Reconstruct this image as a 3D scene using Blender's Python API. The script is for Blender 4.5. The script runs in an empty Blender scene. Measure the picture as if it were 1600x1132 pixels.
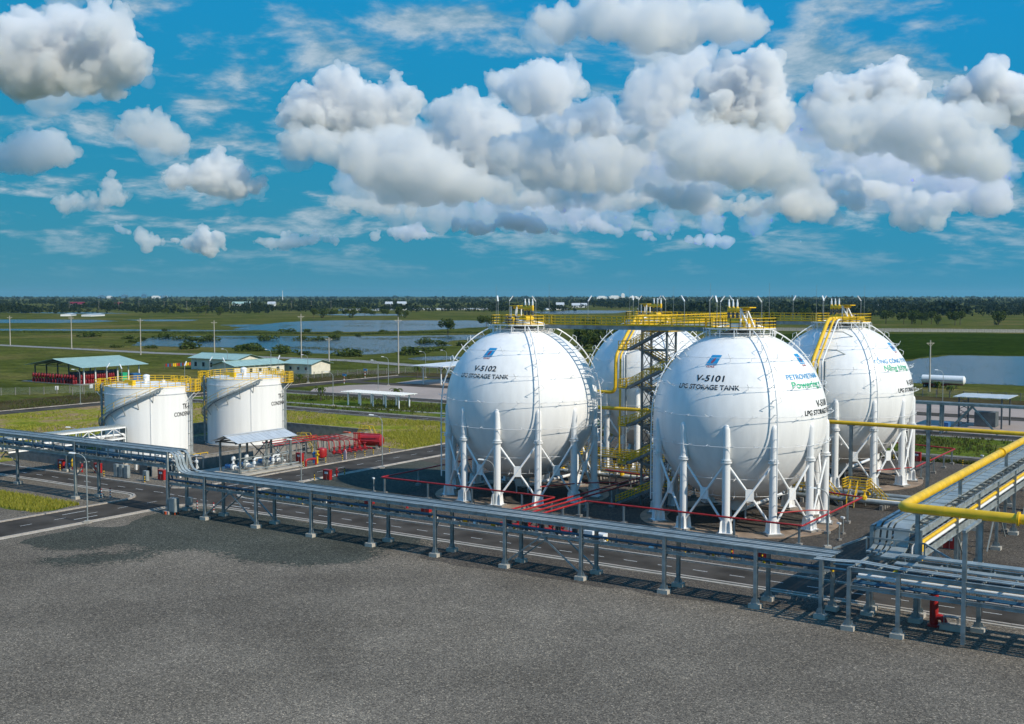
import bpy, bmesh, math, random
import numpy as np
from mathutils import Vector, Matrix
R_ = math.radians
sc = bpy.context.scene
# ------------------------------------------------------------------ camera, sky, sun, exposure
# world axes follow the plant: +X along the long pipe rack, +Y away from it, Z up, metres
CAM = np.array([104.57, -90.62, 26.3]); YAW = R_(34.0); PITCH = math.atan(105 / 1800)
cam = bpy.data.cameras.new('camera'); cam_o = bpy.data.objects.new('camera', cam); sc.collection.objects.link(cam_o)
cam.sensor_width = 36; cam.lens = 36 * 1800 / 1600; cam.clip_start = .5; cam.clip_end = 120000
cam_o.location = CAM; cam_o.rotation_euler = (R_(90) - PITCH, 0, YAW); sc.camera = cam_o
SUN_EL, SUN_AZ = R_(38), R_(-3)
wd = bpy.data.worlds.new('World'); sc.world = wd; wd.use_nodes = True
nt = wd.node_tree; bg = nt.nodes['Background']
sky = nt.nodes.new('ShaderNodeTexSky'); sky.sky_type = 'NISHITA'; sky.sun_disc = False
sky.sun_elevation = SUN_EL; sky.sun_rotation = R_(90) - SUN_AZ
sky.altitude = 0; sky.air_density = .4; sky.dust_density = 0.0; sky.ozone_density = 8.0
sep = nt.nodes.new('ShaderNodeSeparateColor'); cmb = nt.nodes.new('ShaderNodeCombineColor')   # one tone curve per channel for the whole sky: the even, polarised blue of the photograph
nt.links.new(sky.outputs[0], sep.inputs[0])
for k, (g, a) in enumerate(((.92, .20), (.0, 2.85), (-.30, 8.3))):
    pw = nt.nodes.new('ShaderNodeMath'); pw.operation = 'POWER'; pw.inputs[1].default_value = g; nt.links.new(sep.outputs[k], pw.inputs[0])
    ml = nt.nodes.new('ShaderNodeMath'); ml.operation = 'MULTIPLY'; ml.inputs[1].default_value = a; nt.links.new(pw.outputs[0], ml.inputs[0]); nt.links.new(ml.outputs[0], cmb.inputs[k])
# thin ragged layer cloud all round the sky, as perspective on a flat cloud sheet
tcw = nt.nodes.new('ShaderNodeTexCoord'); sx = nt.nodes.new('ShaderNodeSeparateXYZ'); nt.links.new(tcw.outputs['Generated'], sx.inputs[0])
def wmath(op, a, b=None, c=None):
    n = nt.nodes.new('ShaderNodeMath'); n.operation = op
    for i, v in enumerate((a, b, c)):
        if v is None: continue
        if isinstance(v, (int, float)): n.inputs[i].default_value = v
        else: nt.links.new(v, n.inputs[i])
    return n.outputs[0]
zz_ = wmath('ADD', wmath('MAXIMUM', sx.outputs[2], 0.0), .20)
cv = nt.nodes.new('ShaderNodeCombineXYZ'); nt.links.new(wmath('DIVIDE', sx.outputs[0], zz_), cv.inputs[0]); nt.links.new(wmath('DIVIDE', sx.outputs[1], zz_), cv.inputs[1])
def wnoise(scale, detail, rough, off, dist=0):
    mp = nt.nodes.new('ShaderNodeMapping'); mp.inputs['Location'].default_value = off; nt.links.new(cv.outputs[0], mp.inputs[0])
    n = nt.nodes.new('ShaderNodeTexNoise'); n.inputs['Scale'].default_value = scale; n.inputs['Detail'].default_value = detail; n.inputs['Roughness'].default_value = rough; n.inputs['Distortion'].default_value = dist
    nt.links.new(mp.outputs[0], n.inputs['Vector']); return n.outputs[0]
base = (3.7, 1.2, 0); so_ = (3.7-.035, 1.2, 0)
big = wnoise(.9, 3, .5, (1.3, 7.7, 0))
n_a = wnoise(3.2, 10, .60, base, .2); n_b = wnoise(3.2, 10, .60, so_, .2)
thr = wmath('SUBTRACT', .57, wmath('MULTIPLY', big, .22))
cov = nt.nodes.new('ShaderNodeMapRange'); cov.interpolation_type = 'SMOOTHSTEP'; nt.links.new(n_a, cov.inputs[0]); nt.links.new(thr, cov.inputs[1]); nt.links.new(wmath('ADD', thr, .17), cov.inputs[2]); cov.inputs[3].default_value = 0; cov.inputs[4].default_value = .80
fade = nt.nodes.new('ShaderNodeMapRange'); nt.links.new(sx.outputs[2], fade.inputs[0]); fade.inputs[1].default_value = .012; fade.inputs[2].default_value = .07
fac = wmath('MULTIPLY', cov.outputs[0], fade.outputs[0])
lit = nt.nodes.new('ShaderNodeMapRange'); nt.links.new(wmath('SUBTRACT', n_a, n_b), lit.inputs[0]); lit.inputs[1].default_value = -.07; lit.inputs[2].default_value = .07  # cloud light and shade painted into the colour from two offset noise samples
lc = nt.nodes.new('ShaderNodeMix'); lc.data_type = 'RGBA'; lc.inputs[6].default_value = (2.0,3.6,4.8,1); lc.inputs[7].default_value = (5.2,6.2,7.0,1); nt.links.new(lit.outputs[0], lc.inputs[0])
sm_ = nt.nodes.new('ShaderNodeMix'); sm_.data_type = 'RGBA'; nt.links.new(fac, sm_.inputs[0]); nt.links.new(cmb.outputs[0], sm_.inputs[6]); nt.links.new(lc.outputs[2], sm_.inputs[7])
nt.links.new(sm_.outputs[2], bg.inputs[0]); bg.inputs[1].default_value = .10
sl = bpy.data.lights.new('sun', 'SUN'); sun_o = bpy.data.objects.new('sun', sl); sc.collection.objects.link(sun_o)
sl.energy = 4.6; sl.angle = R_(.53); sl.color = (1, .93, .80)
sd = Vector((math.cos(SUN_EL) * math.cos(SUN_AZ), math.cos(SUN_EL) * math.sin(SUN_AZ), math.sin(SUN_EL)))
sun_o.rotation_euler = sd.to_track_quat('Z', 'Y').to_euler()
sc.view_settings.view_transform = 'Standard'; sc.view_settings.look = 'None'
sc.view_settings.exposure = -.05; sc.view_settings.gamma = 1.0; sc.view_settings.use_curve_mapping = False
sc.cycles.use_denoising = True; sc.cycles.use_adaptive_sampling = True; sc.cycles.adaptive_threshold = .025; sc.cycles.max_bounces = 12; sc.cycles.volume_bounces = 7
sc.cycles.transparent_max_bounces = 24; sc.cycles.diffuse_bounces = 3; sc.cycles.glossy_bounces = 3

# ------------------------------------------------------------------ helpers
COL = sc.collection
class MB:
    def __init__(s): s.v = []; s.f = []; s.m = []
    def add(s, vs, fs, mi=0):
        b = len(s.v); s.v += [tuple(map(float, p)) for p in vs]
        s.f += [tuple(i + b for i in q) for q in fs]; s.m += [mi] * len(fs); return s
    def box(s, x0, x1, y0, y1, z0, z1, mi=0):
        return s.add([(x0,y0,z0),(x1,y0,z0),(x1,y1,z0),(x0,y1,z0),(x0,y0,z1),(x1,y0,z1),(x1,y1,z1),(x0,y1,z1)],
                     [(3,2,1,0),(4,5,6,7),(0,1,5,4),(1,2,6,5),(2,3,7,6),(3,0,4,7)], mi)
    def cbox(s, c, sx, sy, sz, mi=0):   # centre of the base
        return s.box(c[0]-sx/2, c[0]+sx/2, c[1]-sy/2, c[1]+sy/2, c[2], c[2]+sz, mi)
    def bar(s, p, q, w, h=None, mi=0):
        h = h or w; p = Vector(p); q = Vector(q); d = (q-p).normalized()
        up = Vector((0,0,1)) if abs(d.z) < .98 else Vector((0,1,0))
        a = d.cross(up).normalized(); b = a.cross(d)
        vs = []
        for o in (p, q):
            for (i, j) in ((-1,-1),(1,-1),(1,1),(-1,1)): vs.append(o + a*(i*w/2) + b*(j*h/2))
        return s.add(vs, [(3,2,1,0),(4,5,6,7),(0,1,5,4),(1,2,6,5),(2,3,7,6),(3,0,4,7)], mi)
    def beam(s, p, q, w, h, mi=0, t=.03):   # I-section, h vertical
        p = Vector(p); q = Vector(q); u = Vector((0,0,1))
        if abs((q-p).normalized().z) > .9: u = Vector((0,1,0))
        s.bar(p+u*(h/2-t/2), q+u*(h/2-t/2), w, t, mi); s.bar(p-u*(h/2-t/2), q-u*(h/2-t/2), w, t, mi)
        return s.bar(p, q, t, h-2*t, mi)
    def tube(s, pts, r, n=8, mi=0, closed=False):
        P = [Vector(p) for p in pts]; N = len(P); ring = []
        prev = None; b0 = len(s.v)
        for i, p in enumerate(P):
            if closed: d = (P[(i+1) % N] - P[i-1])
            else: d = (P[min(i+1,N-1)] - P[max(i-1,0)])
            d.normalize()
            if prev is None:
                up = Vector((0,0,1)) if abs(d.z) < .9 else Vector((1,0,0)); a = d.cross(up).normalized()
            else:
                a = (prev - d*prev.dot(d)).normalized()
            prev = a; b = d.cross(a)
            rr = r[i] if isinstance(r, (list, tuple)) else r
            k = 1.0
            if 0 < i < N-1:
                c = (P[i]-P[i-1]).normalized().dot((P[i+1]-P[i]).normalized()); k = 1/max(.6, math.sqrt((1+c)/2))
            for j in range(n):
                t = 2*math.pi*j/n; s.v.append(tuple(p + (a*math.cos(t)+b*math.sin(t))*rr*(k if k < 1.2 else 1.2)))
        M = N if closed else N-1
        for i in range(M):
            o = b0+i*n; e = b0+((i+1) % N)*n
            for j in range(n): s.f.append((o+j, o+(j+1) % n, e+(j+1) % n, e+j)); s.m.append(mi)
        if not closed:
            s.f.append(tuple(b0+j for j in range(n))[::-1]); s.f.append(tuple(b0+(N-1)*n+j for j in range(n))); s.m += [mi, mi]
        return s
    def lathe(s, prof, n=24, c=(0,0,0), mi=0, cap=True):
        b0 = len(s.v)
        for (r, z) in prof:
            for j in range(n):
                t = 2*math.pi*j/n; s.v.append((c[0]+r*math.cos(t), c[1]+r*math.sin(t), c[2]+z))
        for i in range(len(prof)-1):
            for j in range(n):
                s.f.append((b0+i*n+j, b0+i*n+(j+1) % n, b0+(i+1)*n+(j+1) % n, b0+(i+1)*n+j)); s.m.append(mi)
        if cap:
            s.f.append(tuple(b0+j for j in range(n))[::-1]); s.m.append(mi)
            k = b0+(len(prof)-1)*n; s.f.append(tuple(k+j for j in range(n))); s.m.append(mi)
        return s
    def rail(s, pts, h=1.1, r=.03, post=1.5, mi=0, mids=(.55,), toe=True, closed=False):
        P = [Vector(p) for p in pts]
        if closed: P = P + [P[0]]
        for i in range(len(P)-1):
            p, q = P[i], P[i+1]; L = (q-p).length; k = max(1, round(L/post))
            for z in (h,)+tuple(mids): s.bar(p+Vector((0,0,z)), q+Vector((0,0,z)), r*2, r*2, mi)
            if toe: s.bar(p+Vector((0,0,.08)), q+Vector((0,0,.08)), .015, .14, mi)
            for j in range(k + (1 if i == len(P)-2 and not closed else 0)):
                o = p.lerp(q, j/k); s.bar(o, o+Vector((0,0,h)), r*2, r*2, mi)
        return s
    def mesh(s, name, mats, smooth=False):
        me = bpy.data.meshes.new(name); me.from_pydata(s.v, [], s.f)
        for m in (mats if isinstance(mats, (list, tuple)) else [mats]): me.materials.append(m)
        if isinstance(mats, (list, tuple)) and len(mats) > 1: me.polygons.foreach_set('material_index', s.m)
        if smooth:
            me.polygons.foreach_set('use_smooth', [True]*len(s.f))
            try: me.set_sharp_from_angle(angle=R_(38))
            except Exception: pass
        me.update(); return me
    def build(s, name, mats, parent=None, smooth=False, loc=None, rz=0):
        return put(name, s.mesh(name, mats, smooth), parent, loc, rz)
def put(name, me, parent=None, loc=None, rz=0, scale=None):
    o = bpy.data.objects.new(name, me); COL.objects.link(o)
    if loc is not None: o.location = loc
    if rz: o.rotation_euler = (0, 0, rz)
    if scale: o.scale = scale
    if parent is not None: o.parent = parent
    return o
def tag(o, label=None, cat=None, group=None, kind=None):
    if label: o['label'] = label
    if cat: o['category'] = cat
    if group: o['group'] = group
    if kind: o['kind'] = kind
    return o
def thing(name, label, cat, loc=(0,0,0), rz=0, group=None):
    return tag(put(name, None, None, loc, rz), label, cat, group)
def struct(name, mb, mat, parent=None, smooth=False):
    o = mb.build(name, mat, parent, smooth)
    if parent is None: o['kind'] = 'structure'
    return o
def copy_tree(o, parent=None):
    c = o.copy(); COL.objects.link(c); c.parent = parent
    for k in list(o.children): copy_tree(k, c)
    return c
def arc(c, r, a0, a1, n, z=0):
    return [(c[0]+r*math.cos(a0+(a1-a0)*i/n), c[1]+r*math.sin(a0+(a1-a0)*i/n), z) for i in range(n+1)]
def bend(pts, rad=.5, n=4):   # round the corners of a polyline
    P = [Vector(p) for p in pts]; out = [P[0]]
    for i in range(1, len(P)-1):
        a = (P[i-1]-P[i]); b = (P[i+1]-P[i]); r = min(rad, a.length*.45, b.length*.45)
        p0 = P[i]+a.normalized()*r; p2 = P[i]+b.normalized()*r
        for k in range(n+1):
            t = k/n; out.append(p0*(1-t)**2 + P[i]*2*t*(1-t) + p2*t*t)
    out.append(P[-1]); return out

# ------------------------------------------------------------------ materials
ORD = 'first second third fourth fifth sixth seventh eighth ninth tenth eleventh twelfth thirteenth fourteenth fifteenth sixteenth seventeenth eighteenth nineteenth'.split()
def nth(k):   # 0-based ordinal in words
    k += 1
    if k < 20: return ORD[k-1]
    t = {2:'twent',3:'thirt',4:'fort',5:'fift'}[k//10]; return t+'ieth' if k % 10 == 0 else t+'y-'+ORD[k % 10-1]
def mat(name, col, rough=.6, metal=0, var=.12, scale=2.0, bump=0, bscale=30, streak=0, spec=.5, col2=None, detail=5):
    m = bpy.data.materials.new(name); m.use_nodes = True; t = m.node_tree; N = t.nodes; L = t.links
    b = N['Principled BSDF']; b.inputs['Roughness'].default_value = rough; b.inputs['Metallic'].default_value = metal
    b.inputs['Specular IOR Level'].default_value = spec
    tc = N.new('ShaderNodeTexCoord'); src = tc.outputs['Object']
    if streak:
        mp = N.new('ShaderNodeMapping'); mp.inputs['Scale'].default_value = (1, 1, streak); L.new(src, mp.inputs[0]); vec = mp.outputs[0]
    else: vec = src
    nz = N.new('ShaderNodeTexNoise'); nz.inputs['Scale'].default_value = scale; nz.inputs['Detail'].default_value = detail; L.new(vec, nz.inputs['Vector'])
    cr = N.new('ShaderNodeValToRGB'); c2 = col2 or tuple(c*(1-var*1.6) for c in col)
    c1 = tuple(min(1, c*(1+var*.5)) for c in col)
    cr.color_ramp.elements[0].color = (*c2, 1); cr.color_ramp.elements[0].position = .32
    cr.color_ramp.elements[1].color = (*c1, 1); cr.color_ramp.elements[1].position = .66
    L.new(nz.outputs[0], cr.inputs[0]); L.new(cr.outputs[0], b.inputs['Base Color'])
    if bump:
        n2 = N.new('ShaderNodeTexNoise'); n2.inputs['Scale'].default_value = bscale; n2.inputs['Detail'].default_value = 4; L.new(src, n2.inputs['Vector'])
        bp = N.new('ShaderNodeBump'); bp.inputs['Strength'].default_value = bump; bp.inputs['Distance'].default_value = .05
        L.new(n2.outputs[0], bp.inputs['Height']); L.new(bp.outputs[0], b.inputs['Normal'])
    return m
M = {}
M['white'] = mat('white paint', (.80,.80,.79), .38, var=.05, scale=.35, streak=.12)
M['shell'] = mat('weathered white tank paint', (.86,.85,.83), .36, var=.045, scale=1.3, streak=.06)
M['steel'] = mat('galvanised steel', (.31,.345,.345), .45, .2, var=.22, scale=1.3)
M['dsteel'] = mat('dark grey steel', (.13,.145,.15), .5, .2, var=.2, scale=1.5)
M['gsteel'] = mat('mid grey tower steel', (.21,.225,.225), .5, .2, var=.2, scale=1.5)
M['tray'] = mat('galvanised cable tray', (.34,.385,.39), .4, .25, var=.18, scale=.7)
M['yellow'] = mat('yellow paint', (.80,.49,.012), .4, var=.12, scale=1.2)
M['red'] = mat('red paint', (.37,.015,.014), .42, var=.15, scale=1.2)
M['dred'] = mat('shade deepened red drum paint', (.21,.008,.014), .4, var=.25, scale=3)  # red lowered so the colour carries the shade under the shed roof
M['blue'] = mat('blue paint', (.03,.14,.36), .4, var=.15)
M['bpipe'] = mat('slate blue pipe paint', (.035,.105,.175), .4, var=.15)
M['black'] = mat('black paint', (.012,.012,.014), .5, var=.1)
M['pconc'] = mat('pale concrete', (.46,.42,.36), .85, var=.15, scale=.8, bump=.1, bscale=12)
M['conc'] = mat('grey concrete', (.25,.235,.215), .9, var=.22, scale=.9, bump=.15, bscale=8)
M['bconc'] = mat('dusty brown concrete', (.30,.215,.15), .9, var=.25, scale=.6, bump=.1, bscale=8)
M['kerb'] = mat('kerb concrete', (.44,.39,.34), .9, var=.22, scale=1.5)
M['asph'] = mat('asphalt', (.078,.069,.060), 1.0, spec=.05, var=.30, scale=.25, bump=.25, bscale=60, detail=10)
M['line'] = mat('white road paint', (.62,.61,.58), .7, var=.2, scale=4)
M['pave'] = mat('pinkish concrete paving', (.36,.285,.24), .9, var=.16, scale=.06)
M['groof'] = mat('pale green roof sheet', (.33,.47,.42), .45, var=.08, scale=.5)
M['wroof'] = mat('pale roof sheet', (.55,.57,.58), .42, .1, var=.08, scale=.8)
M['cream'] = mat('cream render', (.72,.67,.55), .85, var=.1, scale=.6)
M['glass'] = mat('dark window glass', (.03,.05,.06), .08, var=.1)
M['skyblue'] = mat('blue sign paint', (.015,.27,.56), .45, var=.03)
M['flame'] = mat('muted red emblem paint', (.22,.07,.12), .5, var=.03)
M['green'] = mat('green sign paint', (.02,.40,.20), .45, var=.03)
M['orange'] = mat('orange red paint', (.55,.08,.02), .45, var=.1)
M['trunk'] = mat('bark', (.10,.075,.05), .9, var=.3)
M['reflect'] = mat('white gloss lamp cover', (.75,.77,.78), .25, var=.03)
# ------------------------------------------------------------------ ground materials
def ramp(N, stops):
    r = N.new('ShaderNodeValToRGB'); e = r.color_ramp.elements
    while len(e) < len(stops): e.new(.5)
    for k, (p, c) in enumerate(stops): e[k].position = p; e[k].color = (*c, 1)
    return r
def layered(name, layers, rough=.95, bump=0, bscale=3, bdist=.2):
    """layers: (scale, xyz stretch, stops, factor) mixed one over the other"""
    m = bpy.data.materials.new(name); m.use_nodes = True; t = m.node_tree; N = t.nodes; L = t.links
    b = N['Principled BSDF']; b.inputs['Roughness'].default_value = 1.0; b.inputs['Specular IOR Level'].default_value = 0
    tc = N.new('ShaderNodeTexCoord'); prev = None
    for k, (s, st, stops, fac) in enumerate(layers):
        mp = N.new('ShaderNodeMapping'); mp.inputs['Scale'].default_value = st; mp.inputs['Location'].default_value = (k*31.7, k*17.3, 0)
        L.new(tc.outputs['Object'], mp.inputs[0])
        if s < 0:      # one random tone per stone
            nz = N.new('ShaderNodeTexVoronoi'); nz.inputs['Scale'].default_value = -s; L.new(mp.outputs[0], nz.inputs['Vector']); sp = N.new('ShaderNodeSeparateColor'); L.new(nz.outputs['Color'], sp.inputs[0]); src_ = sp.outputs[0]
        else:
            nz = N.new('ShaderNodeTexNoise'); nz.inputs['Scale'].default_value = s; nz.inputs['Detail'].default_value = 7; nz.inputs['Roughness'].default_value = .6
            L.new(mp.outputs[0], nz.inputs['Vector']); src_ = nz.outputs[0]
        r = ramp(N, stops); L.new(src_, r.inputs[0])
        if prev is None: prev = r.outputs[0]
        else:
            mx = N.new('ShaderNodeMix'); mx.data_type = 'RGBA'; mx.blend_type = 'MULTIPLY' if fac < 0 else 'MIX'; mx.inputs[0].default_value = abs(fac)
            L.new(prev, mx.inputs[6]); L.new(r.outputs[0], mx.inputs[7]); prev = mx.outputs[2]
    L.new(prev, b.inputs['Base Color'])
    if bump:
        n2 = N.new('ShaderNodeTexNoise'); n2.inputs['Scale'].default_value = bscale; n2.inputs['Detail'].default_value = 6; L.new(tc.outputs['Object'], n2.inputs['Vector'])
        bp = N.new('ShaderNodeBump'); bp.inputs['Strength'].default_value = bump; bp.inputs['Distance'].default_value = bdist
        L.new(n2.outputs[0], bp.inputs['Height']); L.new(bp.outputs[0], b.inputs['Normal'])
    return m
one = (1, 1, 1)
def gravel(name, c, speck):
    return layered(name, [
        (.10, (1,1,1), [(.3, tuple(x*.80 for x in c)), (.7, tuple(x*1.15 for x in c))], 1),
        (-10.5, (1,1,1), [(.0, (.48,.48,.49)), (.55, (.95,.95,.94)), (.88, (1.25,1.23,1.19)), (1.0, speck)], -1),
        (14.0, (1,1,1), [(.32, (.55,.55,.56)), (.6, (1.25,1.25,1.22))], -1),
        (2.2, (1,1,1), [(.36, (.86,.86,.87)), (.6, (1.05,1.05,1.04))], -1),
        (.03, (1,1,1), [(.36, (.80,.80,.80)), (.64, (1.10,1.09,1.07))], -1)], .95, .9, 9, .06)
M['gravel'] = gravel('grey crushed stone', (.186,.163,.138), (2.2,2.1,1.95))
M['dgravel'] = gravel('damp dark green grey crushed stone', (.084,.089,.079), (2.2,2.1,1.9))
M['mgravel'] = gravel('dark grey crushed stone', (.110,.098,.088), (2.1,2.0,1.8))
M['field'] = layered('marsh meadow', [
    (.012, (1,1,1), [(.30, (.055,.074,.018)), (.5, (.095,.106,.030)), (.66, (.165,.135,.058))], 1),
    (.05, (1,2.2,1), [(.35, (.62,.66,.6)), (.62, (1.15,1.12,1.0))], -1),
    (.5, (1,1,1), [(.35, (.62,.66,.6)), (.65, (1.2,1.2,1.1))], -1)], .95, .6, .8, .6)
M['meadow'] = layered('rough yellow green grass', [
    (.09, (1,1,1), [(.30, (.10,.13,.016)), (.42, (.25,.26,.035)), (.49, (.30,.25,.07)), (.55, (.34,.235,.14))], 1),
    (1.2, (1,1,1), [(.35, (.5,.52,.45)), (.65, (1.2,1.2,1.1))], -1)], .95, .8, 2.5, .3)
M['verge'] = layered('green verge grass', [
    (.08, (1,1,1), [(.3, (.055,.09,.015)), (.55, (.125,.16,.028)), (.72, (.21,.185,.07))], 1),
    (1.0, (1,1,1), [(.35, (.5,.52,.45)), (.65, (1.2,1.2,1.1))], -1)], .95, .8, 2.5, .3)
M['soil'] = layered('dry brown bank', [
    (.12, (1,1,1), [(.3, (.045,.038,.018)), (.55, (.085,.068,.034)), (.75, (.10,.10,.03))], 1),
    (1.5, (1,1,1), [(.35, (.6,.6,.6)), (.65, (1.2,1.2,1.2))], -1)], .95, .6, 2, .3)
M['rice'] = layered('green rice field', [
    (.02, (1,1,1), [(.3, (.015,.030,.004)), (.7, (.030,.052,.007))], 1),
    (.25, (1,.3,1), [(.35, (.75,.75,.7)), (.65, (1.15,1.15,1.1))], -1)], .95, .5, 1, .3)
def water_mat():
    m = bpy.data.materials.new('pond water'); m.use_nodes = True; t = m.node_tree; N = t.nodes; L = t.links
    b = N['Principled BSDF']; b.inputs['Base Color'].default_value = (.020,.045,.072,1); b.inputs['Roughness'].default_value = .2; b.inputs['IOR'].default_value = 1.33; b.inputs['Specular IOR Level'].default_value = .28
    tc = N.new('ShaderNodeTexCoord'); nz = N.new('ShaderNodeTexNoise'); nz.inputs['Scale'].default_value = .9; nz.inputs['Detail'].default_value = 6
    L.new(tc.outputs['Object'], nz.inputs['Vector']); bp = N.new('ShaderNodeBump'); bp.inputs['Strength'].default_value = .55; bp.inputs['Distance'].default_value = .25
    L.new(nz.outputs[0], bp.inputs['Height']); L.new(bp.outputs[0], b.inputs['Normal']); return m
M['water'] = water_mat()
def foliage(name, dark, light, trans=.25):
    m = bpy.data.materials.new(name); m.use_nodes = True; t = m.node_tree; N = t.nodes; L = t.links
    b = N['Principled BSDF']; b.inputs['Roughness'].default_value = .8; b.inputs['Specular IOR Level'].default_value = .05
    g = N.new('ShaderNodeNewGeometry'); r = ramp(N, [(0, dark), (1, light)]); L.new(g.outputs['Random Per Island'], r.inputs[0]); L.new(r.outputs[0], b.inputs['Base Color'])
    tr = N.new('ShaderNodeBsdfTranslucent'); L.new(r.outputs[0], tr.inputs[0]); mx = N.new('ShaderNodeMixShader'); mx.inputs[0].default_value = trans
    L.new(b.outputs[0], mx.inputs[1]); L.new(tr.outputs[0], mx.inputs[2]); L.new(mx.outputs[0], N['Material Output'].inputs[0]); return m
M['leaf'] = foliage('dark green leaves', (.035,.058,.013), (.105,.135,.032))
M['leaf2'] = foliage('mid green leaves', (.035,.060,.012), (.10,.13,.030))
M['wood'] = foliage('far wood leaves', (.006,.015,.008), (.036,.052,.020), .08)
M['grassA'] = foliage('yellow green grass blades', (.24,.255,.024), (.52,.46,.09), .5)
M['grassB'] = foliage('marsh grass blades', (.050,.070,.016), (.13,.13,.045), .3)

# ------------------------------------------------------------------ ground, yard, roads
def sheet(name, pts, z, m, parent=None):
    me = bpy.data.meshes.new(name); bm = bmesh.new(); bm.faces.new([bm.verts.new((x, y, z)) for x, y in pts])
    bmesh.ops.triangulate(bm, faces=bm.faces[:]); bm.normal_update()
    for fc in bm.faces:
        if fc.normal.z < 0: fc.normal_flip()
    bm.to_mesh(me); bm.free(); me.materials.append(m)
    o = put(name, me, parent)
    if parent is None: o['kind'] = 'structure'
    return o
def rect(x0, x1, y0, y1): return [(x0,y0),(x1,y0),(x1,y1),(x0,y1)]
def wobble(pts, amp, step, seed, smooth=True):   # subdivide and roughen an outline
    rng = random.Random(seed); out = []
    n = len(pts)
    for i in range(n):
        a = Vector(pts[i]); b = Vector(pts[(i+1) % n]); k = max(1, int((b-a).length/step))
        for j in range(k):
            p = a.lerp(b, j/k); out.append((p.x+rng.gauss(0,amp), p.y+rng.gauss(0,amp)))
    if smooth:
        m = len(out); out = [((out[i-1][0]+2*out[i][0]+out[(i+1) % m][0])/4, (out[i-1][1]+2*out[i][1]+out[(i+1) % m][1])/4) for i in range(m)]
    return out
sheet('ground', rect(-13000, 13000, -13000, 13000), -.05, M['field'])
sheet('gravel_yard', rect(-75, 260, -260, 98), 0, M['gravel'])
sheet('dark_gravel', wobble([(-7.3,3.4),(-4,5.9),(10,6.0),(28,6.1),(30,3),(27.3,-1.3),(29.4,-2.7),(29.5,-6.3),(25.3,-10.5),(20.6,-11.7),(17.5,-11.8),(14.7,-10.9),(11.7,-11.1),(10.1,-13.0),(9.0,-14.8),(10.2,-15.7),(10.1,-18.2),(8.9,-19.6),(8.0,-22.5),(5.1,-23.2),(3.5,-23.9),(1.5,-22.6),(3.6,-20.7),(3.4,-18.6),(5.8,-17.3),(6.7,-14.9),(5.7,-14.1),(3.0,-14.0),(2.6,-17.6),(-.5,-19.4),(-2.7,-19.8),(-6.9,-19.4),(-7.9,-16.4),(-7.6,-14.5),(-7.7,-12.5),(-8.4,-10.4),(-4.5,-8.2),(-7.0,-4.0),(-7.7,-.7)], .28, .7, 3), .004, M['dgravel'])
sheet('dark_gravel', wobble([(30,6.1),(46,6.1),(75,5.5),(76,2),(60,-1.2),(45,-1.4),(33,-1.6)], .35, 1.2, 4), .004, M['mgravel'])
sheet('sphere_yard', rect(-9.6, 120, 12.8, 96), .006, M['mgravel'])
sheet('sphere_yard', wobble([(-9.4,13),(14,13),(21,14.5),(12,20),(8.6,26),(6,40),(2,50),(-9.4,52)], .18, 1.5, 5), .010, M['dgravel'])
for nm, r, m, z in (('meadow', rect(-44,-19.2,61,97.5), 'meadow', .012), ('meadow', rect(-130,-63,-40,97.5), 'meadow', .012), ('meadow', rect(-63,-44,67,97.5), 'meadow', .014),
                 ('meadow', rect(-44,-19.2,-80,5), 'meadow', -.02),
                 ('verge', rect(-129,160,105,131), 'verge', .004), ('verge', rect(-9.4,150,96.2,97.6), 'verge', .012),
                 ('verge', rect(-160,-137,-60,215), 'soil', .002), ('verge', rect(-160,150,203,216), 'soil', .006)):
    sheet(nm, r, z, M[m])
sheet('island_grass', wobble([(-44,-9),(-25,-9.2),(-19.8,-7.5),(-20.2,-3),(-23,-2.6),(-30,-1.8),(-44,-2)], .25, 1, 9), .010, M['verge'])
sheet('path', wobble([(-30,112),(-60,110.5),(-95,111),(-128,109.5),(-128,111.6),(-95,113),(-60,112.6),(-30,114)], .2, 3, 8), .012, M['conc'])
rg_ = np.random.default_rng(8); SB = MB()   # loose scatter that frays the edges of the damp patch
EDGE = [(28,6.1),(30,3),(27.3,-1.3),(29.4,-2.7),(29.5,-6.3),(25.3,-10.5),(20.6,-11.7),(17.5,-11.8),(14.7,-10.9),(11.7,-11.1),(10.1,-13.0),(9.0,-14.8),(10.2,-15.7),(10.1,-18.2),(8.9,-19.6),(8.0,-22.5),(5.1,-23.2),(3.5,-23.9),(1.5,-22.6),(3.6,-20.7),(3.4,-18.6),(5.8,-17.3),(6.7,-14.9),(5.7,-14.1),(3.0,-14.0),(2.6,-17.6),(-.5,-19.4),(-2.7,-19.8)]
for k in range(2600):
    i = rg_.integers(len(EDGE)-1); f_ = rg_.random(); x = EDGE[i][0]*(1-f_)+EDGE[i+1][0]*f_+rg_.normal()*.5; y = EDGE[i][1]*(1-f_)+EDGE[i+1][1]*f_+rg_.normal()*.5; r = rg_.uniform(.05,.30)*rg_.uniform(.4,1); z = .005+k*3e-6; a0 = rg_.uniform(0,6)
    SB.add([(x+r*rg_.uniform(.6,1.2)*math.cos(a0+j*1.047), y+r*rg_.uniform(.6,1.2)*math.sin(a0+j*1.047), z) for j in range(6)], [(0,1,2,3,4,5)], k % 2)
tag(SB.build('loose_gravel', [M['dgravel'], M['gravel']]), kind='stuff')
road_a = sheet('road', rect(-129, 300, 6.8, 12.0), .020, M['asph'])
road_b = sheet('road', rect(-18.2, -10.4, -220, 98.6), .024, M['asph'])
road_c = sheet('road', rect(-129, 220, 98.6, 104), .028, M['asph'])
road_d = sheet('road', rect(-129, 220, 131.4, 137.2), .020, M['asph'])
road_e = sheet('road', rect(-136, -129.2, -220, 200), .032, M['asph'])
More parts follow.
